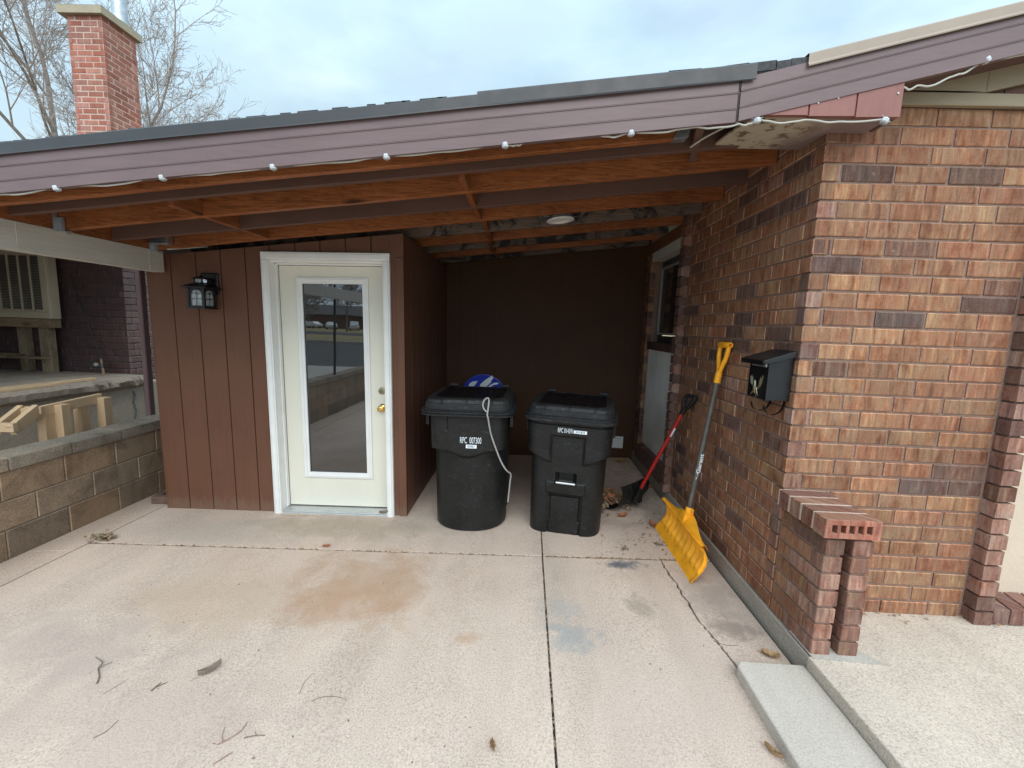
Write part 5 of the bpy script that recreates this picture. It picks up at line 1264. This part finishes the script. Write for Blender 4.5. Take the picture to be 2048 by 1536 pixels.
stick('twig',[(-1.13,1.418,0),(-1.10,1.44,.004),(-1.075,1.475,.003),(-1.075,1.515,0)],.0038,'long reddish twig with a forked end near the bottom edge',M_stickred,[[(-1.115,1.43,.002),(-1.135,1.455,.003),(-1.15,1.49,.001)]])
stick('twig',[(-1.045,1.452,0),(-1.0,1.46,.004),(-.97,1.465,0)],.0035,'short knotty dark twig right of the reddish forked one',M_stick,[[(-1.0,1.46,.003),(-1.02,1.48,.001)]])
stick('twig',[(-.865,1.625,0),(-.84,1.645,.002),(-.78,1.655,.002),(-.72,1.645,0)],.0022,'long thin twig right of the curled leaf',M_stick)
stick('twig',[(-.935,1.66,0),(-.945,1.72,.002),(-.93,1.775,0)],.0020,'thin bent reddish twig right of the grey brown leaf',M_stickred)
stick('twig',[(-1.09,1.345,0),(-1.065,1.375,.002),(-1.05,1.395,0)],.0035,'reddish twig cut off by the bottom edge',M_stickred)
stick('twig',[(-1.78,1.615,0),(-1.76,1.66,.002),(-1.745,1.70,0)],.0018,'thin red stem beside the forked twig',M_stickred)
stick('twig',[(1.05,2.10,0),(1.10,2.07,.002),(1.17,2.075,0)],.0025,'thin brown twig by the long crack above the step',M_stick)
stick('twig',[(-2.02,3.40,0),(-1.9,3.385,.002),(-1.75,3.40,.001),(-1.66,3.38,.006),(-1.62,3.44,.04)],.0018,'fine wiry stem bent along the foot of the door',M_stick)
def litter(name,pts,label,cat,m,n,size,seed,zr=.01,kinds=(0,1)):
    rn=random.Random(seed); mb=MB()
    for k in range(n):
        x,y,zz=pts(rn); a=rn.uniform(0,6.283); L=size*rn.uniform(.4,1.4); Wd=L*rn.uniform(.12,.7)
        d=Vector((math.cos(a),math.sin(a),rn.uniform(-.35,.5))); p=Vector((-math.sin(a),math.cos(a),rn.uniform(-.5,.5)))
        c=Vector((x,y,gz(x)+.004+zz+rn.random()*zr))
        mb.add([c-d*L/2,c-d*L*.1+p*Wd/2,c+d*L/2+Vector((0,0,L*.2)),c-d*.1*L-p*Wd/2+Vector((0,0,L*.15))],[(0,1,2),(0,2,3)],col=(1,1,1,0))
    mats=m if isinstance(m,list) else [m]
    for k in range(len(mb.mi)): mb.mi[k]=(k//2)%len(mats)
    o=build(name,mb,mats,None,fixn=False); tag(o,label,cat,kind='stuff')
ML3=[M_leaf,M_litter,M_leafgrey,M_litter]
def jpt(rn):
    x=rn.choice([rn.uniform(-3.1,-1.4),rn.uniform(-1.4,.1),rn.uniform(.2,1.35),rn.uniform(.2,1.35)]); return x,jy(x)+rn.uniform(-.009,.010),-.012
litter('joint_litter',jpt,'dry leaf scraps packed along the cross joint','litter',ML3,900,.020,41,zr=.008)
litter('joint_litter',lambda rn:(lambda y:(.171+(y-1)*.004+rn.uniform(-.006,.006),y,-.014))(rn.uniform(1.1,3.4)),'dry scraps packed along the long centre joint','litter',[M_leafgrey,M_litter],420,.014,42,zr=.006)
litter('leaf_pile',lambda rn:(lambda r,a:(.845+r*math.cos(a)*.9,3.86+r*math.sin(a)*1.3,.10*max(0,1-(r/.19)**2)))(abs(rn.gauss(0,.085)),rn.uniform(0,6.283)),'small heap of dry brown leaves in front of the black shovel blade','leaves',[M_leaf,M_litter,M_leafred,M_leafgrey],900,.045,43,zr=.02)
litter('leaf_scraps',lambda rn:(1.36-abs(rn.gauss(0,.16)),rn.uniform(3.0,5.2),0),'scattered leaf scraps along the foundation','leaves',[M_leafgrey,M_litter],150,.022,44,zr=.003)
litter('leaf_scraps',lambda rn:(rn.uniform(.6,1.2),rn.gauss(3.15,.14),0),'leaf scraps around the foot of the square bin','leaves',[M_litter,M_leafgrey],70,.022,47,zr=.003)
litter('weed_tuft',lambda rn:(-3.07+rn.gauss(0,.04),2.90+rn.gauss(0,.025),abs(rn.gauss(0,.010))),'dry weed tuft in the corner of the slab joints','weed',[simple('dry_weed',(.25,.215,.14),.9,0,.3,40),M_litter],130,.032,45,zr=.02)
litter('grit',lambda rn:(rn.uniform(-3.0,1.0),1.2+2.4*rn.random()**1.6,-.003),'tiny dark grit specks on the driveway','grit',M_stick,170,.010,46,zr=.001)
litter('porch_litter',lambda rn:(rn.uniform(1.7,2.9),2.235-abs(rn.gauss(0,.012))-(0.055 if rn.random()<.3 else 0),.115-gz(2.2)),'dry scraps along the foot of the porch wall','litter',ML3,60,.022,48,zr=.003)

# ------------------------------------------------------------------ street behind the camera (seen in the door glass)
mb=MB(); mb.add([(-60,-9.0,-.13),(40,-9.0,-.13),(40,-6.0,-.10),(-60,-6.0,-.10)],[(0,1,2,3)]); mb.add([(-12,-6,-.085),(-3.62,-6,-.085),(-3.62,3.0,-.085),(-12,3.0,-.085)],[(0,1,2,3)]); structure('sidewalk',mb,M_walk,fixn=False)
mb=MB(); mb.add([(-120,-26,-.150),(90,-26,-.150),(90,-9,-.150),(-120,-9,-.150)],[(0,1,2,3)]); mb.add([(-120,-52,-.148),(90,-62,-.148),(90,-50,-.148),(-120,-40,-.148)],[(0,1,2,3)]); structure('street',mb,M_asphalt,fixn=False)
mb=MB(); mb.box(-120,90,-26.4,-26.05,-.16,.0); structure('kerb',mb,M_walk)
mb=MB(); mb.tube([(-3.50,-.62,.60),(-3.47,-.60,1.5),(-3.43,-.58,3.0)],.022,10); o=build('steel_post',mb,M_black); tag(o,'thin dark steel post standing on the block wall, mirrored in the door glass','post')
def car(x,y,rz,m,label,L=4.5,Wc=1.8,pick=False):
    root=empty('parked_car',(x,y,-.15),label,'car',rot=(0,0,rz),group='cars parked across the street')
    prof=[(-L/2,.35),(-L/2+.05,.75),(-L/2+.25,.92),(-.75 if not pick else -.3,.98),(-.25 if not pick else .0,1.42 if not pick else 1.7),(1.15,1.45 if not pick else 1.75),(1.75,1.0 if not pick else 1.15),(L/2-.05,.92 if not pick else 1.1),(L/2,.6),(L/2-.05,.35)]
    mb=MB(); rs=[]
    for s,ins in ((-1,.0),(-.85,-.0),(.85,0),(1,0)): pass
    n=len(prof); ringsx=[]
    for yy,sc in ((-Wc/2,.97),(-Wc/2+.12,1.0),(Wc/2-.12,1.0),(Wc/2,.97)): ringsx.append([(px*sc,yy*(1 if pz<1.05 else .84),pz*(sc if pz>1 else 1)) for px,pz in prof])
    mb.rings(ringsx,sm=False); build('body',mb,m,root,world=False,bev=.06)
    mb=MB(); 
    for s in (-1,1): mb.prism([(-.62,s*(Wc/2*.90),1.0),(-.22,s*(Wc/2*.845),1.35),(1.05,s*(Wc/2*.845),1.37),(1.5,s*(Wc/2*.90),1.0)],(0,s*.03,0))
    mb.prism([(-.82,-Wc*.36,1.01),(-.82,Wc*.36,1.01),(-.33,Wc*.33,1.38),(-.33,-Wc*.33,1.38)],(-.03,0,.02)); build('window',mb,M_winglass,root,world=False)
    for sx in (-1,1):
        for s in (-1,1):
            mb=MB(); mb.lathe([(0,-.1),(.3,-.1),(.33,-.07),(.33,.07),(.3,.1),(0,.1)],(sx*L*.30,s*(Wc/2-.1),.33),(0,1,0),n=20); build('wheel',mb,M_rubber,root,world=False)
    for s in (-1,1):
        mb=MB(); mb.box(-L/2-.02,-L/2+.1,s*.62-.16,s*.62+.16,.66,.80); build('headlight',mb,M_alu,root,world=False,bev=.03)
car(-43,-78,R(20),M_carwhite,'white sedan parked left of the others across the street'); car(-38.5,-77,R(60),M_carwhite,'white car parked nose out across the street')
car(-33.5,-76,R(70),M_carwhite,'white pickup parked right of the others across the street',L=5.2,pick=True); car(-46.5,-80,R(15),M_carred,'dark red sedan parked across the street')
fh=empty('far_house',(-42,-90,-.15),'low red brick house with a grey roof across the street','house')
mb=MB(); mb.box(-62,-24,-98,-88,-.15,2.9); build('wall',mb,M_housered,fh)
mb=MB(); mb.prism([(-63,-87,2.9),(-63,-93,5.2),(-63,-99,2.9)],(40,0,0)); build('roof',mb,M_roofgrey,fh)
for x in (-57,-50,-34,-28):
    mb=MB(); mb.box(x-1,x+1,-87.98,-87.9,.9,2.2); build('window',mb,M_winglass,fh)
for k,(x,y,s,h) in enumerate(((-22,-33,51,9.5),(-13,-36,52,8.5),(-40,-66,53,12),(-30,-64,54,11))):
    tree((x,y,-.15),['bare brown tree on the near lawn, left of the post','bare brown tree on the near lawn, right of the post','taller bare tree beside the far cars','bare tree in front of the far house'][k],s,h,.16,(0.02,0,1),group='bare trees across the street',levels=4,dens=1.0,minr=.02)

# ------------------------------------------------------------------ sky, sun, camera
world=bpy.data.worlds.new('World'); scene.world=world; world.use_nodes=True
nt=world.node_tree; nt.nodes.clear(); out=nt.nodes.new('ShaderNodeOutputWorld')
SUN_EL,SUN_AZ=R(48),R(168)
sky=nt.nodes.new('ShaderNodeTexSky'); sky.sky_type='NISHITA'; sky.sun_disc=False; sky.sun_elevation=SUN_EL; sky.sun_rotation=SUN_AZ; sky.air_density=1.0; sky.dust_density=1.2
bg1=nt.nodes.new('ShaderNodeBackground'); bg1.inputs[1].default_value=.10; nt.links.new(sky.outputs[0],bg1.inputs[0])
tc=nt.nodes.new('ShaderNodeTexCoord'); mp=nt.nodes.new('ShaderNodeMapping'); mp.inputs['Scale'].default_value=(1,1,2.6); nt.links.new(tc.outputs['Generated'],mp.inputs[0])
n1=noise(nt,mp.outputs[0],1.7,7,.55,.4); n2=noise(nt,mp.outputs[0],4.2,5,.5,.2)
cc=ramp(nt,n1,[(.30,(.55,.68,.84)),(.47,(.57,.77,.90)),(.62,(.68,.87,.95)),(.8,(.82,.93,.97))])
bg2=nt.nodes.new('ShaderNodeBackground'); bg2.inputs[1].default_value=1.0; nt.links.new(cc,bg2.inputs[0])
# brighter cloud towards the hidden sun, overhead and behind the camera
sep=nt.nodes.new('ShaderNodeSeparateXYZ'); nt.links.new(tc.outputs['Generated'],sep.inputs[0])
br=math_(nt,'ADD',math_(nt,'MULTIPLY',sep.outputs[2],.80),math_(nt,'MULTIPLY',sep.outputs[1],-.50)); br=math_(nt,'MAXIMUM',math_(nt,'ADD',br,.92),.6)
nt.links.new(br,bg2.inputs[1])
mx=nt.nodes.new('ShaderNodeMixShader'); nt.links.new(ramp(nt,n2,[(.3,.74),(.6,.94)]),mx.inputs[0]); nt.links.new(bg1.outputs[0],mx.inputs[1]); nt.links.new(bg2.outputs[0],mx.inputs[2]); nt.links.new(mx.outputs[0],out.inputs[0])
sd=bpy.data.lights.new('sun','SUN'); sd.energy=1.5; sd.angle=R(55); sd.color=(1,.94,.86)
so=bpy.data.objects.new('sun',sd); C.objects.link(so)
dirv=Vector((math.sin(SUN_AZ)*math.cos(SUN_EL),math.cos(SUN_AZ)*math.cos(SUN_EL),math.sin(SUN_EL)))
so.rotation_euler=dirv.to_track_quat('Z','Y').to_euler(); so.location=dirv*30
cam=bpy.data.cameras.new('camera'); co=bpy.data.objects.new('camera',cam); C.objects.link(co)
cam.sensor_width=36; cam.lens=857/2048*36; cam.clip_end=1000; cam.clip_start=.02
d=Vector((794-1024,7200-768,857)).normalized()
vyy=-(d.x*(1053-1024)+d.z*857)/d.y
yv=Vector((1053-1024,vyy,857)).normalized(); upv=-d; xv=yv.cross(upv)
Rw=Matrix((xv,yv,upv))                       # world <- image axes (x right, y down, z forward)
Mc=Rw@Matrix(((1,0,0),(0,-1,0),(0,0,-1)))    # Blender camera looks down -Z with +Y up
co.matrix_world=Matrix.Translation((0,0,1.6))@Mc.to_4x4()
scene.camera=co
scene.view_settings.view_transform='Standard'; scene.view_settings.look='None'; scene.view_settings.gamma=1; scene.view_settings.exposure=.5
scene.render.resolution_x=1024; scene.render.resolution_y=768
scene.cycles.max_bounces=8; scene.cycles.diffuse_bounces=5
